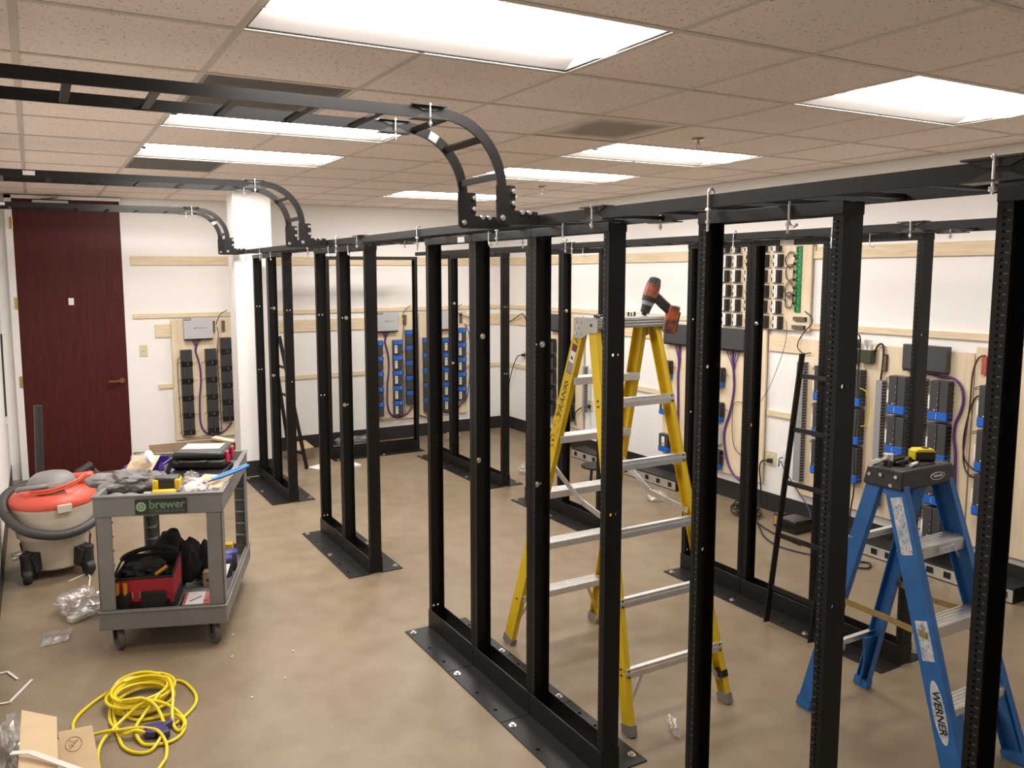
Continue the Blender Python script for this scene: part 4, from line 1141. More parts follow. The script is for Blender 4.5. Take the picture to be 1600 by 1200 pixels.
for sx in (-1, 1):
    a = lerp3(*BR['front_rail', sx][:2], .50); b = lerp3(*BR['rear_rail', sx][:2], .50)
    off = Vector((sx*.006, 0, 0)); mid = (a+b)/2 + Vector((-sx*.02, .0, -.012))
    q = MB(); q.bar(a+off+Vector((0, -.02, -.01)), mid, .003, .026, (0, 0, 1)); q.bar(mid+Vector((sx*.004, -.03, 0)), b+off, .003, .026, (0, 0, 1))
    for p in (a+off+Vector((0, -.012, -.01)), mid+Vector((0, -.02, 0)), mid+Vector((0, .02, 0))): q.cyl(p-Vector((.004, 0, 0)), p+Vector((.006, 0, 0)), .006, 10)
    q.obj('spreader', brass, bl)
    # moulded lower guard between the foot and the lowest step
    a, b, d, n, u = BR['front_rail', sx]
    pts = [(0, .0), (0, .26), (.095, .27), (.07, .20), (.035, .11), (.03, .0)]
    q = MB(); q.prism(pts, -.004, .012, lambda s, h, c: tuple(lerp3(a, b, h/1.11) + Vector((-sx*s, c-.03, 0)))); q.obj('rail_guard', blue_fg, bl)
    a, b, d, n, u = BR['rear_rail', sx]
    pts = [(0, .0), (0, .27), (.10, .28), (.05, .15), (.035, .0)]
    q = MB(); q.prism(pts, -.004, .006, lambda s, h, c: tuple(lerp3(a, b, h/1.11) + Vector((-sx*s, c, 0)))); q.obj('rail_guard', blue_fg, bl)
    q = MB()
    a, b, d, n, u = BR['front_rail', sx]
    for z in (.26, .30, .55, .84):
        p = lerp3(a, b, z/1.11); q.cyl(p+u*(sx*.001)+n*.02, p+u*(sx*.0055)+n*.02, .005, 8)
    q.obj('rivet_row', silver, bl)
    q = MB(); p = lerp3(a, b, .70); q.bar(p-Vector((sx*.03, 0, 0)), p+Vector((-sx*.09, 0, .07)), .012, .004, (0, 1, 0)); q.obj('brace', alu, bl)
q = MB(); q.box(-.04, .055, -.1335, -.1325, .823, .852); q.obj('worn_label', scuff, bl)

# ------------------------------------------------------------------ things lying on the ladders
# cordless drill standing on its chuck
S_ = thing('cordless_drill', 'orange and black cordless drill resting chuck down on the yellow stepladder', 'drill', (2.512, 2.955, 1.738), -.52)
S_.rotation_euler = (0, 0, -.5)
orange = mat('orange plastic', (.05, .042, .04), .42, col2=(.55, .11, .025), scale=26); rub = mat('black rubber', (.035, .032, .032), .5, var=.25, scale=50)
A_ = Vector((.30, .05, .95)).normalized()
P0 = Vector((0, 0, .002))
def ax(s): return P0 + A_*s
q = MB(); q.cyl(ax(0), ax(.012), .010, 14, .013); q.cyl(ax(.012), ax(.05), .021, 18, .025); q.obj('chuck', rub, S_)
q = MB(); q.cyl(ax(.048), ax(.066), .027, 18, .029); q.obj('clutch_ring', mat('worn grey', (.40, .38, .36), .35, metal=.4), S_)
q = MB(); q.cyl(ax(.066), ax(.092), .031, 18, .034); q.obj('gear_housing', rub, S_)
q = MB(); q.cyl(ax(.150), ax(.178), .033, 18, .026); q.cyl(ax(.178), ax(.184), .026, 18, .018); q.obj('motor_housing', rub, S_)
q = MB(); q.cyl(ax(.090), ax(.152), .0345, 18, .034); q.obj('body_shell', orange, S_)
h0 = ax(.112); h1 = h0 + Vector((.098, .01, -.092))
q = MB(); q.bar(h0, h1, .036, .044, (.6, 0, .6)); q.obj('handle', rub, S_, bevel=.008)
q = MB(); q.bar(h0+Vector((.03, 0, -.05)), h0+Vector((.055, 0, -.075)), .014, .014); q.obj('trigger', mod_black, S_)
q = MB(); D_ = Vector((.55, .06, .85)).normalized()
q.bar(h1+Vector((.012, 0, .03)), h1+Vector((-.012, 0, -.10)), .062, .052, (1, 0, .2)); q.obj('battery', orange, S_, bevel=.007)
q = MB(); q.bar(h1+Vector((.034, 0, .0)), h1+Vector((.014, 0, -.095)), .05, .014, (1, 0, .2)); q.obj('battery_base', rub, S_, bevel=.004)
t = thing('pliers', 'black pliers lying at the left end of the yellow stepladder top', 'pliers', (2.30, 2.925, 1.745), .1)
q = MB(); q.bar((-.09, 0, 0), (-.01, .006, .003), .010, .010); q.cyl((-.093, 0, 0), (-.075, .001, 0), .0075, 10); q.obj('handle', mod_black, t)
q = MB(); q.bar((-.09, .018, .0), (-.01, .004, .003), .010, .010); q.obj('handle', mod_black, t)
q = MB(); q.bar((-.012, .004, .002), (.05, .002, .002), .016, .008); q.obj('jaws', mat_dark, t)
random.seed(2)
for k in range(6):
    t = thing('hex_screw', 'small screw among the loose ones left of the drill', 'screw', (2.385+.014*k, 2.93+.02*random.random(), 1.739), random.random()*3, 'loose screws on the yellow stepladder top')
    h_ = .010+.006*random.random()
    MB().cyl((0, 0, 0), (0, 0, .004), .0055, 6).obj('head', silver if k % 2 else mat_dark, t)
    MB().cyl((0, 0, .004), (0, 0, h_+.006), .003, 8).obj('shank', mat_dark, t)
# on the blue ladder
t = thing('tape_measure', 'yellow and black tape measure on the blue stepladder top', 'tape measure', (3.235, 2.03, 1.1545), -.45)
q = MB(); q.prism([(-.042, 0), (.042, 0), (.046, .02), (.040, .040), (-.040, .040), (-.046, .02)], -.024, .024, lambda a, b, c: (a, c, b)); q.obj('case', mod_black, t, bevel=.004)
q = MB(); q.prism([(-.043, .036), (.043, .036), (.034, .050), (-.036, .050)], -.025, .025, lambda a, b, c: (a, c, b)); q.box(-.047, -.041, -.025, .025, .004, .044); q.obj('top_band', mat('safety yellow', (.72, .55, .015), .4), t, bevel=.003)
q = MB(); q.cyl((.01, 0, .050), (.01, 0, .054), .014, 14); q.obj('belt_button', mat_dark, t)
q = MB(); q.box(.043, .056, -.012, .012, .026, .036); q.obj('tape_hook', orange, t)
t = thing('ratchet', 'chrome ratchet wrench sticking out past the left end of the blue stepladder top', 'wrench', (2.985, 2.045, 1.168), 0)
q = MB(); q.cyl((-.085, -.012, .008), (-.015, -.002, .010), .012, 14); q.obj('grip', silver, t)
q = MB(); q.cyl((-.015, -.002, .010), (.045, .004, .012), .008, 12); q.obj('shaft', silver, t)
q = MB(); q.cyl((.055, .006, -.012), (.055, .006, .030), .020, 18); q.obj('head', silver, t)
q = MB(); q.cyl((.028, -.02, -.013), (.028, -.02, .010), .009, 10); q.cyl((.034, .004, -.013), (.034, .004, .016), .009, 10); q.obj('socket', mat_dark, t)
q = MB(); q.cyl((0, 0, 0), (.058, .006, 0), .0068, 12); q.mi = 1; q.cyl((.058, .006, 0), (.080, .008, 0), .006, 12)
tag(q.obj('marker', [label_m, ink_m], loc=(3.075, 1.975, 1.162), rz=.12), 'white and black marker pen on the front of the blue stepladder top', 'marker pen')
t = thing('pliers', 'black-handled pliers behind the marker pen on the blue stepladder', 'pliers', (3.11, 2.045, 1.160), .1)
q = MB(); q.tube(smooth([(-.06, .01, 0), (0, .018, .006), (.06, .008, .004)], 5), .008, 8); q.obj('handle', mod_black, t)
q = MB(); q.tube(smooth([(-.06, -.012, 0), (0, -.02, .006), (.06, .002, .004)], 5), .008, 8); q.obj('handle', mod_black, t)
q = MB(); q.bar((.06, .005, .003), (.098, .006, .003), .014, .010); q.obj('jaws', mat_dark, t)
t = thing('screwdriver', 'thin screwdriver with a black handle across the blue stepladder top', 'screwdriver', (3.10, 2.082, 1.164), .05)
MB().cyl((-.03, 0, 0), (.06, 0, .002), .010, 12, .012).obj('handle', mod_black, t); MB().cyl((-.12, 0, 0), (-.03, 0, 0), .003, 8).obj('shaft', silver, t)

# ------------------------------------------------------------------ spare runway pieces leaning on racks
def leaning(name, label, a0, a1, b0, b1, n, first, tagged):
    """a: bottom and top of one stringer, b: of the other"""
    t = thing(name, label, 'runway piece', (0, 0, 0))
    a0, a1, b0, b1 = map(Vector, (a0, a1, b0, b1)); up_ = (b0-a0).normalized()
    MB().bar(a0, a1, SH, SB, up_).obj('stringer', black_metal, t, bevel=.001); MB().bar(b0, b1, SH, SB, up_).obj('stringer', black_metal, t, bevel=.001)
    L = (a1-a0).length
    d_ = (a1-a0).normalized(); nn = d_.cross(up_)
    for k in range(n):
        s = (first+.2286*1.28*k)/L
        if s > .98: break
        MB().bar(lerp3(a0, a1, s)+up_*.005, lerp3(b0, b1, s)-up_*.005, .0127, .0254, d_).obj('rung', black_metal, t)
    if tagged:
        c = lerp3(a0, a1, .80); q = MB(); q.bar(c-d_*.045-up_*.0055, c+d_*.045-up_*.0055, .030, .0012, up_); q.obj('paper_tag', equip_grey, t)
leaning('runway_section', 'black ladder runway piece leaning on the back-row rack beside the cord heap', (3.462, 3.005, .02), (3.630, 2.975, 1.50), (3.462, 2.715, .02), (3.630, 2.685, 1.50), 5, .20, True)
leaning('runway_section', 'black ladder runway piece leaning on the farthest near-row rack by the column', (2.295, 7.70, .02), (2.052, 7.67, 1.35), (2.215, 7.98, .02), (2.052, 7.95, 1.35), 6, .16, False)

# ------------------------------------------------------------------ utility cart
CU, CV = Vector((math.cos(math.radians(-20)), math.sin(math.radians(-20)), 0)), Vector((math.sin(math.radians(20)), math.cos(math.radians(20)), 0))
C0 = Vector((.205, 4.395, 0)); CRZ = math.radians(-20)
def cart_pt(u, v, z): return tuple(C0 + CU*u + CV*v + Vector((0, 0, z)))
cart_grey = mat('grey moulded plastic', (.185, .175, .165), .55, var=.10, scale=7, bump=.05, bscale=90)
cart_dark = mat('grey caster wheel', (.10, .09, .085), .5)
cart = thing('utility_cart', 'grey two-shelf plastic utility cart loaded with tools left of the racks', 'cart', tuple(C0), CRZ)
W_, L_ = .63, 1.0
def tray(z0, z1, floor_z, inset):
    q = MB(); t_ = .022
    q.box(0, W_, 0, t_, z0, z1); q.box(0, W_, L_-t_, L_, z0, z1); q.box(0, t_, t_, L_-t_, z0, z1); q.box(W_-t_, W_, t_, L_-t_, z0, z1)
    q.box(t_, W_-t_, t_, L_-t_, floor_z-.014, floor_z)
    # rolled rim
    q.box(-.006, W_+.006, -.006, t_*.5, z1-.012, z1); q.box(-.006, W_+.006, L_-t_*.5, L_+.006, z1-.012, z1); q.box(-.006, t_*.5, t_*.5, L_-t_*.5, z1-.012, z1); q.box(W_-t_*.5, W_+.006, t_*.5, L_-t_*.5, z1-.012, z1)
    return q
tray(.725, .835, .775, 0).obj('top_shelf', cart_grey, cart, bevel=.004)
tray(.130, .232, .165, 0).obj('bottom_shelf', cart_grey, cart, bevel=.004)
for ix in (0, 1):
    for iy in (0, 1):
        x0 = .006 if ix == 0 else W_-.084; y0 = .006 if iy == 0 else L_-.084
        q = MB(); wx, wy, t_ = .078, .078, .010
        q.box(x0, x0+wx, y0 if iy == 0 else y0+wy-t_, y0+t_ if iy == 0 else y0+wy, .232, .725)
        q.box(x0 if ix == 0 else x0+wx-t_, x0+t_ if ix == 0 else x0+wx, y0, y0+wy, .232, .725)
        for k in range(6): q.box(x0+t_, x0+wx-t_, y0+t_, y0+wy-t_, .30+k*.075, .306+k*.075)
        q.obj('leg', cart_grey, cart, bevel=.003)
        cx, cy = (.075 if ix == 0 else W_-.075), (.050 if iy == 0 else L_-.085)
        c = MB(); c.cyl((cx, cy, .124), (cx, cy, .130), .030, 14); 
        for sx in (-1, 1): c.bar((cx+sx*.021-.010*0, cy, .126), (cx+sx*.021, cy+.018, .056), .035, .003, (1, 0, 0))
        c.obj('caster_fork', cart_dark, cart)
        c = MB(); c.lathe([(.0, -.016), (.036, -.016), (.038, -.011), (.056, -.016), (.0615, -.010), (.0615, .010), (.056, .016), (.038, .011), (.036, .016), (0, .016)], 26)
        o = c.obj('caster_wheel', cart_dark, cart); o.rotation_euler = (0, PI/2, .55); o.location = (cx, cy+.018, .062)
q = MB(); q.box(.205, .455, -.0085, -.006, .735, .812); sg = q.obj('sign_plate', mat('black green sign', (.010, .013, .009), .35), cart)
lime = mat('pale green print', (.30, .42, .22), .5); lime2 = mat('mid green print', (.13, .23, .12), .5); lime3 = mat('dim green print', (.13, .17, .10), .5)
fs = frame4((.305, -.0088, .784), (1, 0, 0), (0, 0, 1))
text_obj('sign_lettering', 'brewer', .062, lime2, frame4((.360, -.0088, .782), (1, 0, 0), (0, 0, 1)), cart, sx=.96, extrude=.0002, bold=.0012)
text_obj('sign_lettering', 'COMMUNICATIONS', .0225, lime3, frame4((.360, -.0088, .747), (1, 0, 0), (0, 0, 1)), cart, sx=.84, extrude=.0002)
fe = frame4((.234, -.0088, .774), (1, 0, 0), (0, 0, 1))
ellipse(fe, .0245, .0245, -.0002, .0003).obj('sign_emblem', lime, cart)
ellipse(fe, .0165, .0165, .0002, .0006).obj('emblem_ring', lime2, cart)
text_obj('emblem_letter', 'b', .030, lime, fe @ Matrix.Translation((0, .001, .0009)), cart, extrude=.0002, bold=.001)

def ct(name, label, cat, u, v, z, rz=0, group=None): return thing(name, label, cat, cart_pt(u, v, z), CRZ+rz, group)
def co(mb, name, m, label, cat, u, v, z, rz=0, **k): return tag(mb.obj(name, m, loc=cart_pt(u, v, z), rz=CRZ+rz, **k), label, cat)
ZS = .7765
kraft = mat('kraft cardboard', (.46, .32, .185), .75, var=.07, scale=9)
kraft2 = mat('pale kraft cardboard', (.56, .41, .25), .75, var=.06, scale=9)
# drill case on a black tray
black_plastic = mat('black plastic', (.014, .013, .013), .38)
q = MB(); q.box(0, .30, 0, .31, .0, .045); co(q, 'parts_tray', black_plastic, 'black flat tray under the tool case on the cart', 'tray', .262, .45, ZS, -.08, bevel=.008)
t = ct('tool_case', 'black plastic tool case with two red latches on the cart top', 'tool case', .262, .565, ZS+.047, -.08)
q = MB(); q.box(0, .30, 0, .30, 0, .052); q.box(.004, .296, .004, .296, .055, .098); q.obj('shell', black_plastic, t, bevel=.016)
for y in (.055, .185): MB().box(.293, .310, y, y+.045, .018, .092).obj('latch', mat('red latch', (.50, .02, .055), .4) if 'red latch' not in bpy.data.materials else bpy.data.materials['red latch'], t, bevel=.006)
q = MB(); q.box(.03, .25, .10, .25, .0985, .0998); q.obj('paper_label', mat('printed label', (.70, .64, .60), .55, col2=(.52, .30, .27), scale=11), t)
q = MB(); q.tube(smooth([(.06, .0, .05), (.06, -.03, .05), (.14, -.036, .05), (.20, -.03, .05), (.20, 0, .05)], 4), .009, 8); q.obj('handle', black_plastic, t)
# purple bin with cardboard
t = ct('parts_bin', 'purple open bin with a cardboard flap on the cart top', 'bin', .02, .50, ZS, -.12)
pur = mat('purple plastic', (.045, .018, .20), .45)
q = MB(); q.box(0, .012, 0, .24, .0, .09); q.obj('side', pur, t); q = MB()
q.hexa([(.165, 0, 0), (.177, 0, 0), (.177, .24, 0), (.165, .24, 0), (.205, -.02, .10), (.217, -.02, .10), (.217, .24, .10), (.205, .24, .10)]); q.obj('side', pur, t)
q = MB(); q.box(0, .17, .232, .24, 0, .10); q.box(0, .17, 0, .24, 0, .006); q.obj('back', pur, t)
q = MB(); q.hexa([(x+.40*(z-.025), y, z) for x, z in ((.1885, .03), (.1895, .03)) for y in (.03,)] + [(x+.40*(z-.025), y, z) for x, z in ((.1895, .03), (.1885, .03)) for y in (.12,)] + [(x+.40*(z-.025), y, z) for x, z in ((.1885, .085), (.1895, .085)) for y in (.03,)] + [(x+.40*(z-.025), y, z) for x, z in ((.1895, .085), (.1885, .085)) for y in (.12,)]); q.obj('label', label_m, t)
q = MB(); q.hexa([(.014, .01, .07), (.165, .01, .07), (.165, .15, .125), (.014, .15, .125), (.014, .008, .073), (.165, .008, .073), (.165, .148, .128), (.014, .148, .128)])
co(q, 'cardboard_flap', kraft2, 'tan cardboard flap sticking out of the purple bin on the cart', 'cardboard', .015, .48, ZS, -.12)
# flattened boxes behind
q = MB(); q.hexa([(0, 0, .07), (.50, .02, .085), (.50, .028, .085), (0, .008, .07), (0, -.01, .125), (.44, .01, .15), (.44, .018, .15), (0, -.002, .125)])
co(q, 'cardboard_sheet', kraft, 'long tan cardboard sheet along the back rim of the cart', 'cardboard', .06, .93, ZS, .0)
q = MB(); q.hexa([(0, 0, 0), (.13, -.03, -.02), (.14, .02, -.02), (.01, .06, 0), (0, 0, .012), (.13, -.03, -.008), (.14, .02, -.008), (.01, .06, .012)])
co(q, 'cardboard_piece', kraft2, 'small cardboard piece propped on the back corner of the cart', 'cardboard', .43, .93, ZS+.145, -.1)
# rag, glove
cloth_g = mat('grey cloth', (.20, .185, .175), .9, var=.2, scale=24, bump=.3, bscale=60)
q = MB(); q.blob((0, .02, .06), (.15, .075, .062), .38, 1.7, 3, 4, -.055, .35); q.blob((-.15, .0, .078), (.085, .055, .035), .3, 2.2, 5, 3, None, .2); q.blob((.10, .08, .05), (.09, .05, .045), .35, 2.1, 8, 3, -.045, -.3)
co(q, 'work_cloth', cloth_g, 'crumpled grey cloth over the left rim of the cart top', 'cloth', .125, .255, ZS, 0)
q = MB(); q.blob((0, 0, .028), (.045, .03, .026), .2, 2, 2, 3, -.024)
for k in range(4): q.tube(smooth([(.03, -.02+k*.013, .03), (.07, -.03+k*.018, .035), (.11+.006*(k % 2), -.04+k*.022, .022)], 4), .010, 8)
co(q, 'work_glove', cloth_g, 'grey work glove behind the front rim of the cart', 'glove', .09, .075, ZS, .1)
# battery charger / pack
yel = mat('tool yellow', (.70, .44, .01), .42)
t = ct('battery_charger', 'yellow and black battery pack unit near the front rim of the cart', 'battery pack', .275, .085, ZS+.002, .08)
q = MB(); q.box(0, .13, 0, .09, 0, .115); q.obj('body', black_plastic, t, bevel=.012)
for x0, x1 in ((-.004, .026), (.104, .134)): MB().box(x0, x1, -.006, .08, .045, .108).obj('side_panel', yel, t, bevel=.008)
q = MB(); q.box(.026, .104, -.005, .0, .030, .058); q.obj('front_panel', yel, t, bevel=.004)
t = ct('battery_pack', 'yellow topped battery lying against the front rim of the cart', 'battery pack', .275, .026, ZS, .02)
MB().box(0, .12, 0, .042, 0, .068).obj('body', yel, t, bevel=.012); MB().box(-.04, .0, .005, .04, .004, .058).obj('terminal_end', mat('grey pad', (.30, .28, .25), .5), t, bevel=.006)
# plastic bag of parts and small things
q = MB(); q.blob((0, 0, .05), (.085, .075, .060), .30, 2.0, 21, 4, -.048); q.blob((-.02, .05, .10), (.04, .03, .035), .3, 2.4, 4, 3)
co(q, 'plastic_bag', clear_m, 'clear plastic bag of parts at the front of the cart top', 'plastic bag', .475, .10, ZS, 0)
q = MB(); q.blob((0, 0, .045), (.065, .055, .042), .3, 1.9, 31, 3, -.04)
co(q, 'parts_heap', mat('white plastic parts', (.72, .70, .68), .5), 'white parts inside the clear bag at the front of the cart', 'parts', .475, .10, ZS-.004, 0)
t = ct('spray_bottle', 'small clear bottle with a purple nozzle in the middle of the cart top', 'bottle', .265, .335, ZS, 0)
MB().lathe([(0, 0), (.030, 0), (.032, .01), (.030, .07), (.012, .095), (.012, .10), (0, .10)], 18).obj('bottle', clear_m, t); MB().lathe([(0, .10), (.013, .10), (.012, .125), (.004, .145), (0, .145)], 14).obj('nozzle', pur, t)
t = ct('clear_jar', 'clear plastic jar leaning on the purple bin on the cart', 'jar', .075, .52, ZS+.12, .5)
q = MB(); q.cyl((0, 0, 0), (.06, -.05, .02), .038, 18); q.obj('jar', clear_m, t); q = MB(); q.cyl((.06, -.05, .02), (.075, -.062, .025), .036, 18); q.obj('lid', label_m, t)
q = MB(); q.hexa([(0, 0, 0), (.17, -.06, .0), (.21, .05, .035), (.05, .11, .035), (0, 0, .004), (.17, -.06, .004), (.21, .05, .039), (.05, .11, .039)])
co(q, 'cardboard_piece', kraft2, 'tan cardboard scrap under the blue-handled tool on the cart', 'cardboard', .43, .225, ZS+.035, -.1)
t = ct('crimping_tool', 'blue-handled crimping tool resting on the right rim of the cart', 'pliers', .47, .14, ZS+.07, .62)
for s in (-1, 1):
    q = MB(); q.tube(smooth([(.10, s*.006, .004), (.16, s*.014, .014), (.24, s*.016, .030), (.31, s*.010, .046)], 5), [.008]*16 if False else .0085, 8); q.obj('handle', mat('blue grip', (.01, .16, .45), .4) if 'blue grip' not in bpy.data.materials else bpy.data.materials['blue grip'], t)
q = MB(); q.bar((.0, 0, -.012), (.10, 0, .004), .026, .012); q.obj('jaws', mat('steel jaws', (.25, .22, .18), .35, metal=.8), t, bevel=.003)
q = MB(); q.box(0, .12, 0, .05, 0, .05); co(q, 'parts_box', black_plastic, 'small black box beside the clear bottle on the cart top', 'box', .37, .30, ZS, -.2, bevel=.004)
q = MB(); q.box(0, .065, 0, .05, 0, .04); co(q, 'red_box', red_m, 'small red box in front of the purple bin side', 'box', .205, .42, ZS, -.15, bevel=.004)

# lower shelf
ZL = .166
t = ct('tool_bag', 'red and black open tool bag on the lower shelf of the cart', 'tool bag', .055, .07, ZL, .04)
red_fab = mat('red fabric', (.33, .012, .022), .75, bump=.2, bscale=150); blk_fab = mat('black fabric', (.008, .007, .007), .8, bump=.25, bscale=120)
q = MB(); q.box(0, .30, 0, .27, 0, .10); q.obj('base', blk_fab, t, bevel=.018)
q = MB(); q.box(.004, .296, .0, .012, .060, .205); q.obj('front_panel', red_fab, t, bevel=.008)
q = MB(); q.hexa([(.285, .0, .08), (.297, .0, .08), (.297, .26, .08), (.285, .26, .08), (.285, .0, .200), (.297, .0, .200), (.297, .26, .24), (.285, .26, .24)]); q.obj('side_panel', red_fab, t, bevel=.005)
q = MB(); q.box(.0, .012, .0, .26, .08, .21); q.box(.0, .30, .255, .268, .08, .25); q.obj('back_panel', blk_fab, t, bevel=.005)
q = MB(); q.tube([(0, 0, .206), (.296, 0, .206), (.296, .265, .242), (0, .265, .245), (0, 0, .206)], .007, 7); q.obj('rim', blk_fab, t)
for x0, x1 in ((.0, .085), (.14, .26)):
    q = MB(); q.box(x0, x1, -.024, .0, .012, .135); q.obj('pocket', blk_fab, t, bevel=.008)
for x in (.022, .062): q = MB(); q.cyl((x, -.012, .12), (x, -.012, .188), .012, 12, .013); q.obj('tool_grip', mat('yellow orange grip', (.55, .24, .01), .45) if x < .03 else bpy.data.materials['yellow orange grip'], t)
for x in (.095, .132): q = MB(); q.cyl((x, -.004, .10), (x, -.004, .135), .004, 8); q.obj('buckle', silver, t)
q = MB(); q.blob((.14, .15, .19), (.12, .09, .06), .4, 1.8, 12, 4); q.obj('tool_contents', blk_fab, t)
q = MB(); q.cyl((.20, .05, .20), (.25, .10, .225), .009, 8); q.obj('tool_grip', bpy.data.materials['yellow orange grip'], t)
q = MB(); q.tube(smooth([(.0, .20, .24), (.03, .22, .262), (.12, .25, .282), (.22, .25, .285), (.29, .22, .275)], 5), .013, 8); q.obj('handle', blk_fab, t)
q = MB(); q.blob((0, .02, .10), (.10, .07, .20), .30, 1.2, 17, 4, -.098, .2); q.blob((.10, .0, .14), (.085, .05, .13), .28, 1.2, 9, 4, -.138, .3); q.blob((.19, .03, .15), (.045, .03, .09), .25, 1.3, 2, 3, None, .2)
co(q, 'work_jacket', blk_fab, 'black crumpled jacket behind the red tool bag on the lower shelf', 'jacket', .25, .48, ZL+.002, 0)
t = ct('parts_pouch', 'black pouch with a red and white label at the front of the lower shelf', 'pouch', .37, .06, ZL, .02)
q = MB(); q.hexa([(0, 0, 0), (.20, 0, 0), (.20, .17, 0), (0, .17, 0), (.012, .012, .035), (.188, .012, .035), (.188, .155, .06), (.012, .155, .06)]); q.obj('pouch', blk_fab, t, bevel=.008)
fpl = lambda x, y: (x, y, .0355 + (y-.012)*.175 + .0008)
def patch(x0, x1, y0, y1, m, nm, dz=0):
    q = MB(); q.hexa([(x, y, fpl(x, y)[2]+dd+dz) for dd in (-.0004, .0006) for x, y in ((x0, y0), (x1, y0), (x1, y1), (x0, y1))]); q.obj(nm, m, t)
patch(.02, .185, .03, .150, mat('red card', (.42, .04, .04), .5, col2=(.60, .30, .27), scale=30), 'header_card'); patch(.035, .125, .03, .150, label_m, 'label', .001)
q = MB()
for k in range(5): q.hexa([(x, y, fpl(x, y)[2]+.0022+dd) for dd in (0, .0004) for x, y in ((.055+k*.011, .06+.009*k), (.068+k*.011, .062+.009*k), (.066+k*.011, .068+.009*k), (.053+k*.011, .066+.009*k))])
q.obj('label_print', ink_m, t)
t = ct('white_lid_jar', 'clear round jar with a white lid at the back of the lower shelf', 'jar', .395, .66, ZL, 0)
MB().lathe([(0, 0), (.052, 0), (.054, .01), (.054, .145), (0, .145)], 26).obj('jar', mat('frosted plastic', (.55, .51, .47), .35), t); MB().lathe([(0, .145), (.060, .145), (.061, .150), (.061, .170), (.056, .176), (0, .176)], 26).obj('lid', label_m, t)
co(MB().box(0, .05, 0, .05, 0, .15), 'green_box', mat('dark green box', (.012, .10, .03), .45), 'dark green box with a white mark next to the white-lid jar', 'box', .455, .57, ZL, 0, bevel=.002)
t = ct('cardboard_box', 'small brown cardboard box in front of the green box on the lower shelf', 'box', .435, .44, ZL, .03)
MB().box(0, .09, 0, .07, 0, .085).obj('carton', kraft, t, bevel=.002); MB().box(.02, .07, -.0012, 0, .03, .045).obj('printed_mark', ink_m, t)
for k, (u, v) in enumerate(((.545, .70), (.53, .60))):
    t = ct('blue_lid_tub', '%s blue-lidded round tub at the right side of the lower shelf' % ['rear', 'front'][k], 'tub', u, v, ZL, 0)
    MB().lathe([(0, 0), (.045, 0), (.045, .10), (0, .10)], 22).obj('tub', mod_mid, t); MB().lathe([(0, .10), (.05, .10), (.05, .116), (.044, .119), (0, .119)], 24).obj('lid', mat('violet blue lid', (.055, .055, .26), .4) if k == 0 else bpy.data.materials['violet blue lid'], t)
q = MB(); q.box(0, .05, 0, .06, 0, .125); co(q, 'yellow_carton', yel, 'yellow carton corner behind the blue lids on the lower shelf', 'box', .50, .79, ZL, 0, bevel=.002)
q = MB(); q.hexa([(0, 0, 0), (.022, 0, 0), (.045, .25, .09), (.023, .25, .09), (0, 0, .006), (.022, 0, .006), (.045, .25, .096), (.023, .25, .096)])
co(q, 'white_ruler', label_m, 'white flat strip leaning along the right rim of the lower shelf', 'strip', .535, .25, ZL+.01, 0)
q = MB(); q.box(0, .20, 0, .16, 0, .004); co(q, 'grey_panel', mat('grey sheet', (.24, .235, .23), .5), 'flat grey sheet in the middle of the lower shelf', 'sheet', .375, .25, ZL, -.05)
q = MB(); random.seed(4)
q.blob((0, 0, .04), (.035, .04, .04), .35, 2.5, 40, 3, -.038); co(q, 'wire_heap', mod_mid, 'small dark heap of hardware between the jacket and the white-lid jar', 'hardware', .395, .565, ZL+.002, 0)

# ------------------------------------------------------------------ shop vacuum
vac = thing('shop_vacuum', 'red and cream shop vacuum with a black hose between the cart and the door', 'vacuum cleaner', (.045, 5.88, 0), 0)
cream = mat('cream plastic', (.56, .49, .40), .45, var=.05, scale=5); vred = mat('coral red plastic', (.60, .085, .05), .42); vgrey = mat('grey plastic dome', (.20, .19, .18), .5); vblk = mat('black caster', (.022, .02, .02), .5)
q = MB(); q.lathe([(0, .055), (.175, .055), (.185, .065), (.198, .20), (.202, .255), (.226, .262), (.246, .40), (.250, .44), (.254, .45), (.254, .468), (0, .468)], 40); q.obj('drum', cream, vac)
q = MB(); q.lathe([(.2265, .305), (.232, .305), (.232, .313), (.2275, .313)], 40); q.obj('drum_band', mat('dull drum band', (.30, .26, .21), .5), vac)  # ring in a darker tone than the cream drum
q = MB(); q.lathe([(0, .468), (.258, .468), (.262, .476), (.258, .505), (.235, .535), (.19, .560), (.15, .572), (0, .572)], 40); q.obj('lid', vred, vac)
q = MB(); q.lathe([(0, .570), (.150, .570), (.152, .585), (.135, .625), (.10, .652), (.05, .664), (0, .666)], 32); q.obj('motor_dome', vgrey, vac)
q = MB()
for k in range(16):
    a = -PI/2 - .45 + k*.055
    q.bar((.205*math.cos(a), .205*math.sin(a), .552), (.165*math.cos(a), .165*math.sin(a), .572), .0045, .006)
q.obj('vent_slots', vblk, vac)
for a in (-1.35, 1.6):
    q = MB(); c, s = math.cos(a), math.sin(a); q.bar((.266*c, .266*s, .445), (.266*c, .266*s, .500), .085, .016, (c, s, 0)); q.obj('lid_latch', cream, vac, bevel=.006)
q = MB(); q.tube(smooth([(-.20, -.06, .575), (-.175, -.14, .60), (-.09, -.165, .606), (-.03, -.14, .602)], 6), .016, 9); q.obj('lid_handle', vgrey, vac)
q = MB(); q.box(-.03, .06, -.149, -.142, .592, .622); q.obj('rating_label', mat('faded label', (.42, .40, .38), .5), vac)
q = MB()
for k in range(2): q.tube(smooth([(-.13, -.17, .566+.016*k), (.0, -.20, .575+.016*k), (.12, -.15, .60+.014*k), (.19, -.05, .622+.010*k), (.20, .05, .615)], 6), .007, 7)
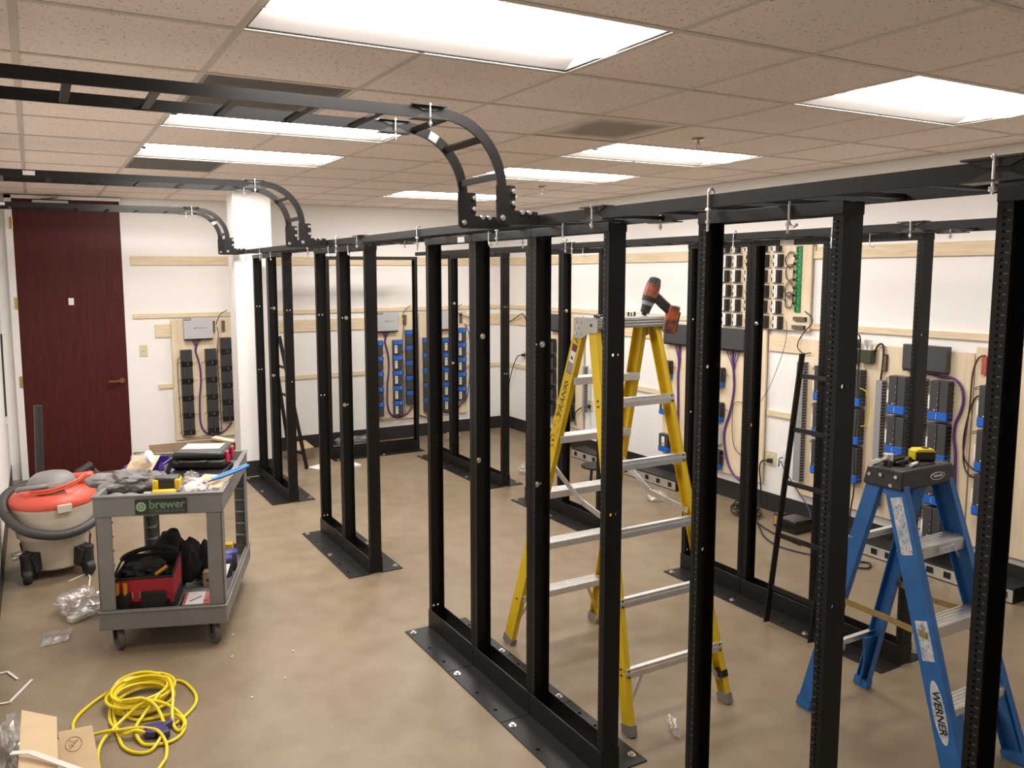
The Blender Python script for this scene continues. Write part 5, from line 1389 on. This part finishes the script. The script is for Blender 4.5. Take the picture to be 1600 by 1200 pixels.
q.obj('cord', mat('orange cord', (.70, .10, .04), .4), vac)
q = MB(); q.box(.12, .25, -.02, .06, .555, .635); q.obj('hose_port', vred, vac, bevel=.02)
q = MB(); q.cyl((.15, .03, .62), (.245, .06, .668), .028, 14); q.obj('hose_cuff', vblk, vac)
q = MB(); pts = [(.24, .05, .62), (.27, .12, .57), (.22, .22, .54), (.0, .285, .535), (-.20, .22, .53), (-.285, .05, .50), (-.27, -.12, .44), (-.17, -.245, .36), (.0, -.285, .315), (.15, -.25, .325), (.26, -.12, .36), (.28, .05, .40)]
P = smooth(pts, 14); q.tube(P, [.030 + (.0022 if i % 2 else 0) for i in range(len(P))], 12); q.obj('hose', mat('ribbed hose', (.045, .041, .038), .5), vac)
for k, a in enumerate((-2.35, -.75, .75, 2.35)):
    c, s = math.cos(a), math.sin(a); R_ = .24
    q = MB(); q.bar((.14*c, .14*s, .14), (R_*c, R_*s, .115), .11, .12); q.cyl((R_*c, R_*s, .045), (R_*c, R_*s, .19), .040, 12); q.obj('caster_arm', vblk, vac, bevel=.006)
    q = MB(); q.lathe([(0, -.026), (.040, -.026), (.046, -.016), (.046, .016), (.040, .026), (0, .026)], 18)
    o = q.obj('caster_wheel', vblk, vac); o.location = (R_*c*1.02, R_*s*1.02-.020, .0465); o.rotation_euler = (0, PI/2, .5*k)
q = MB(); q.cyl((-.085, .31, .02), (-.055, .315, 1.06), .030, 14, .026); q.obj('wand', vblk, vac)
q = MB(); q.cyl((-.25, -.12, .165), (-.19, -.10, .165), .030, 12); q.obj('drain_cap', clear_m, vac)
# bungee strap on the left wall
t = thing('bungee_strap', 'black bungee strap with a metal hook hanging on the left wall', 'strap', (XL+.008, 8.0, 0))
q = MB(); q.tube(smooth([(0, .28, 1.42), (0, .24, 1.38), (0, .2, 1.2), (0, .13, .9), (.002, .06, .72)], 5), .008, 7); q.obj('strap', cable_m, t)
q = MB(); q.tube(smooth([(.002, .06, .72), (.004, .05, .67), (.004, .02, .645), (.004, .0, .66), (.004, .005, .675)], 5), .004, 6); q.obj('hook', silver, t)

# ------------------------------------------------------------------ extension cord
cy = mat('yellow cord jacket', (.74, .58, .008), .35)
t = thing('extension_cord', 'long yellow extension cord lying coiled on the floor before the cart', 'cord', (0, 0, 0))
q = MB(); random.seed(9)
coil = []
n_l = 8
for i in range(n_l*16):
    k = i/16; a = 2*PI*k + 2.4
    r_ = .118 + .010*math.sin(k*2.1) + .006*math.sin(5*k)
    cx, cy_ = .332+.012*math.sin(k*1.3), 3.80+.012*math.cos(k*1.9)
    coil.append((cx+r_*1.04*math.cos(a), cy_+r_*.98*math.sin(a), .008 + .0085*k + .004*math.sin(a*1.0+k)))
A = [(.049,3.60,.008),(.049,3.692,.008),(.053,3.752,.008),(.08,3.818,.008),(.138,3.896,.008),(.197,3.935,.018),(.222,3.90,.05),(.258,3.93,.07),(.32,3.935,.082),(.379,3.918,.084),(.427,3.867,.083)]
q.tube(smooth(A, 6), .0072, 8); q.tube(smooth(coil, 2), .0072, 8)
Bq = [(.22,3.805,.03),(.211,3.746,.008),(.212,3.633,.008),(.214,3.54,.008),(.226,3.447,.008),(.266,3.382,.008),(.318,3.367,.008),(.362,3.415,.022),(.389,3.489,.022),(.391,3.578,.03),(.371,3.641,.06),(.328,3.677,.082),(.286,3.684,.086),(.245,3.70,.084)]
Cq = [(.126,3.30,.008),(.127,3.438,.008),(.152,3.516,.022),(.198,3.591,.022),(.252,3.643,.034),(.312,3.67,.06),(.362,3.664,.07),(.424,3.63,.05),(.463,3.571,.03),(.479,3.517,.010),(.453,3.439,.008),(.404,3.399,.008),(.346,3.402,.010),(.299,3.435,.008),(.279,3.505,.022),(.286,3.569,.02),(.321,3.625,.03),(.36,3.66,.055),(.40,3.70,.075)]
Dq = [(.10,3.585,.02),(.168,3.558,.036),(.215,3.543,.036),(.275,3.529,.036),(.328,3.5,.034),(.363,3.45,.036),(.381,3.375,.02),(.37,3.297,.008),(.347,3.248,.008),(.30,3.17,.008)]
Eq = [(.24,3.72,.04),(.254,3.702,.02),(.266,3.683,.008),(.297,3.641,.008),(.342,3.625,.008),(.399,3.617,.010),(.443,3.589,.022),(.468,3.539,.022),(.47,3.483,.022),(.446,3.465,.008),(.431,3.512,.010),(.435,3.58,.04),(.448,3.638,.065),(.455,3.695,.088),(.455,3.79,.088),(.44,3.84,.08)]
Fq = [(.455,3.945,.008),(.521,3.908,.008),(.549,3.831,.008),(.56,3.734,.008),(.543,3.655,.008),(.498,3.587,.008),(.446,3.535,.008),(.40,3.53,.016),(.375,3.543,.02)]
for P in (Bq, Cq, Dq, Eq, Fq): q.tube(smooth(P, 6), .0072, 8)
q.tube(smooth([(.218,3.843,.03),(.198,3.77,.008),(.194,3.674,.008),(.211,3.587,.022),(.24,3.526,.022),(.279,3.505,.036),(.324,3.49,.02),(.35,3.50,.02)], 6), .0072, 8)
q.obj('cord', cy, t)
q = MB(); q.bar((.31, 3.515, .022), (.392, 3.505, .022), .042, .034); q.bar((.372, 3.50, .022), (.385, 3.43, .022), .045, .034); q.bar((.345, 3.505, .022), (.330, 3.462, .022), .045, .03); q.bar((.388, 3.505, .024), (.425, 3.53, .024), .024, .022)
q.obj('triple_tap', mat('dark purple tap', (.045, .035, .13), .4), t, bevel=.006)
q = MB(); q.bar((.425, 3.53, .022), (.44, 3.545, .020), .026, .024); q.obj('plug', clear_m, t); 
q = MB(); q.cyl((.470, 3.938, .010), (.450, 3.948, .012), .003, 6); q.obj('bare_wire', brown_cable, t)

# ------------------------------------------------------------------ boxes, scraps and bags on the floor
t = thing('cardboard_box', 'open brown cardboard box at the bottom left corner of the photo', 'box', (-.135, 3.08, 0), 0)
q = MB(); q.box(.0, .008, 0, .36, 0, .215); q.box(.110, .118, 0, .33, .128, .2155); q.box(.12, .128, 0, .36, 0, .12); q.box(0, .128, .352, .36, 0, .12); q.box(0, .128, 0, .36, 0, .008); q.obj('walls', kraft, t)
q = MB(); q.hexa([(-.004, -.05, .216), (.120, -.05, .216), (.126, .34, .216), (.004, .465, .216), (-.004, -.05, .220), (.120, -.05, .220), (.126, .34, .220), (.004, .465, .220)]); q.obj('flap', kraft2, t)
q = MB(); q.hexa([(.129, .0, .116), (.258, -.02, .116), (.250, .40, .116), (.129, .41, .116), (.129, .0, .120), (.258, -.02, .120), (.250, .40, .120), (.129, .41, .120)]); q.obj('flap', kraft, t)
q = MB(); ring = [(.178+.029*math.cos(2*PI*k/32), .285+.055*math.sin(2*PI*k/32), .1212) for k in range(32)]; q.tube(ring, .0011, 5, True)
for k in range(5): q.bar((.162+.006*k, .255+.012*k, .1212), (.168+.007*k, .263+.012*k, .1212), .003, .001); q.bar((.160+.007*(k % 3), .315-.012*k, .1212), (.172+.008*(k % 3), .319-.012*k, .1212), .002, .001)
q.obj('stamp_print', mat('stamp brown', (.20, .12, .07), .6), t)
q = MB(); q.bar((-.16, 3.20, .235), (-.10, 3.165, .24), .022, .004); q.bar((-.10, 3.165, .24), (.075, 2.955, .225), .022, .004)
tag(q.obj('packing_strap', mat('white strap', (.66, .60, .54), .5)), 'white packing strap lying across the open cardboard box', 'strap')
q = MB(); q.blob((-.19, 3.48, .075), (.052, .17, .085), .4, 2.2, 14, 4, -.073); q.blob((-.17, 3.66, .07), (.045, .10, .07), .4, 2.4, 19, 3, -.068)
tag(q.obj('plastic_wrap', clear_m), 'crumpled clear plastic wrap left of the cardboard box', 'plastic')
def strip(pts, label, w_=.012):
    q = MB()
    for a, b in zip(pts, pts[1:]): q.bar((*a, .004), (*b, .004), w_, .005)
    tag(q.obj('plastic_strip', mat('white strip', (.70, .66, .60), .5) if 'white strip' not in bpy.data.materials else bpy.data.materials['white strip']), label, 'strip')
strip([(-.262, 4.42), (-.213, 4.427), (-.167, 4.317)], 'bent white plastic strip on the floor at the left edge, the upper one')
strip([(-.262, 4.10), (-.196, 4.09), (-.106, 4.278)], 'bent white plastic strip on the floor at the left edge, the lower one')
strip([(.10, 5.60), (.215, 5.70), (.225, 5.60), (.20, 5.36)], 'bent white strip on the floor between the vacuum and the cart', .008)
q = MB(); q.blob((.16, 5.08, .05), (.13, .15, .06), .42, 2.2, 51, 4, -.048); q.blob((.13, 4.95, .03), (.07, .05, .03), .35, 2.4, 54, 3, -.028)
tag(q.obj('plastic_bag', clear_m), 'pile of clear plastic bags on the floor left of the cart', 'plastic bag')
q = MB(); q.box(-.04, .05, -.025, .025, 0, .028); tag(q.obj('parts_box', label_m, loc=(.115, 4.93, .002), rz=.5, bevel=.002), 'little white box inside the bags on the floor beside the cart', 'box')
q = MB(); random.seed(8)
q.sheet(9, 9, lambda u, v: (-.055+.15*u+.0*v - .02*(1-v), 4.64+.19*v+.05*u*(.5-v), .006+.012*noise.noise(Vector((u*4, v*4, 1)))+.01*math.sin(PI*u)*math.sin(PI*v)))
tag(q.obj('plastic_bag', clear_m, thick=.001), 'single flat clear plastic bag on the floor in front of the cart', 'plastic bag')
q = MB(); q.blob((2.30, 2.46, .022), (.022, .07, .024), .45, 2.4, 61, 3, -.021, -.5)
tag(q.obj('plastic_bag', clear_m), 'small twisted clear bag on the floor beside the yellow stepladder foot', 'plastic bag')
for (x, y, r_, lab, nm) in ((4.60, 5.2, .10, 'crumpled plastic bag on the floor behind the yellow stepladder step', 1), (3.40, 2.86, .0, '', 0), (4.15, 6.55, .10, 'white plastic bag on the floor by the far back-row block', 1), (4.25, 8.35, .09, 'small plastic bag on the floor near the room corner', 1)):
    if nm:
        q = MB(); q.blob((x, y, .04), (r_, r_*.8, .05), .4, 2.2, int(x*10), 3, -.038); tag(q.obj('plastic_bag', clear_m), lab, 'plastic bag')
t = thing('plastic_corner', 'clear plastic wedge lying on the back-row base plate near the leaning runway piece', 'plastic', (3.53, 2.62, .0075), .2)
q = MB(); q.blob((0, 0, .02), (.05, .05, .022), .3, 2, 3, 3, -.019); q.obj('wedge', clear_m, t)
# papers and cartons by the far wall rack
t = thing('carton_stack', 'open small carton on the floor beside the far wall rack', 'box', (2.40, 8.28, 0), .3)
MB().box(-.10, .12, -.08, .08, 0, .11).obj('carton', mat('dusty brown carton', (.20, .14, .11), .7), t, bevel=.003); q = MB(); q.hexa([(-.10, -.08, .11), (.12, -.08, .11), (.12, .08, .16), (-.10, .08, .16), (-.10, -.08, .114), (.12, -.08, .114), (.12, .08, .164), (-.10, .08, .164)]); q.obj('flap', kraft2, t)
co_ = lambda x0, x1, y0, y1, z, lab, nm, rz=.0: tag(MB().box(-(x1-x0)/2, (x1-x0)/2, -(y1-y0)/2, (y1-y0)/2, 0, z).obj(nm, label_m, loc=((x0+x1)/2, (y0+y1)/2, .001), rz=rz, bevel=.001), lab, 'paper')
co_(2.36, 2.52, 7.72, 7.86, .006, 'white paper sheet on the floor behind the farthest near-row pair', 'paper_sheet', .5)
co_(2.70, 2.82, 7.60, 7.72, .02, 'white parts bag on the floor before the far wall rack', 'parts_packet', .2)
q = MB(); q.blob((2.95, 8.33, .14), (.14, .05, .035), .4, 2.2, 71, 3); q.blob((3.2, 8.33, .14), (.10, .05, .035), .4, 2.2, 77, 3); q.box(2.83, 3.30, 8.28, 8.38, .008, .11)
tag(q.obj('packing_bundle', clear_m), 'shiny plastic packing on the base of the far wall rack', 'plastic')
random.seed(12)
for k in range(5):
    x, y = random.uniform(.15, 1.5), random.uniform(3.0, 4.6)
    if .1 < x < .65 and 3.1 < y < 4.6: x += .62
    q = MB(); q.blob((0, 0, .004), (.006+.004*random.random(), .005, .004), .3, 2, k, 1)
    tag(q.obj('paper_scrap', label_m, loc=(x, y, 0), rz=random.random()*3), 'tiny white paper scrap on the bare concrete floor', 'scrap', 'paper scraps on the floor')
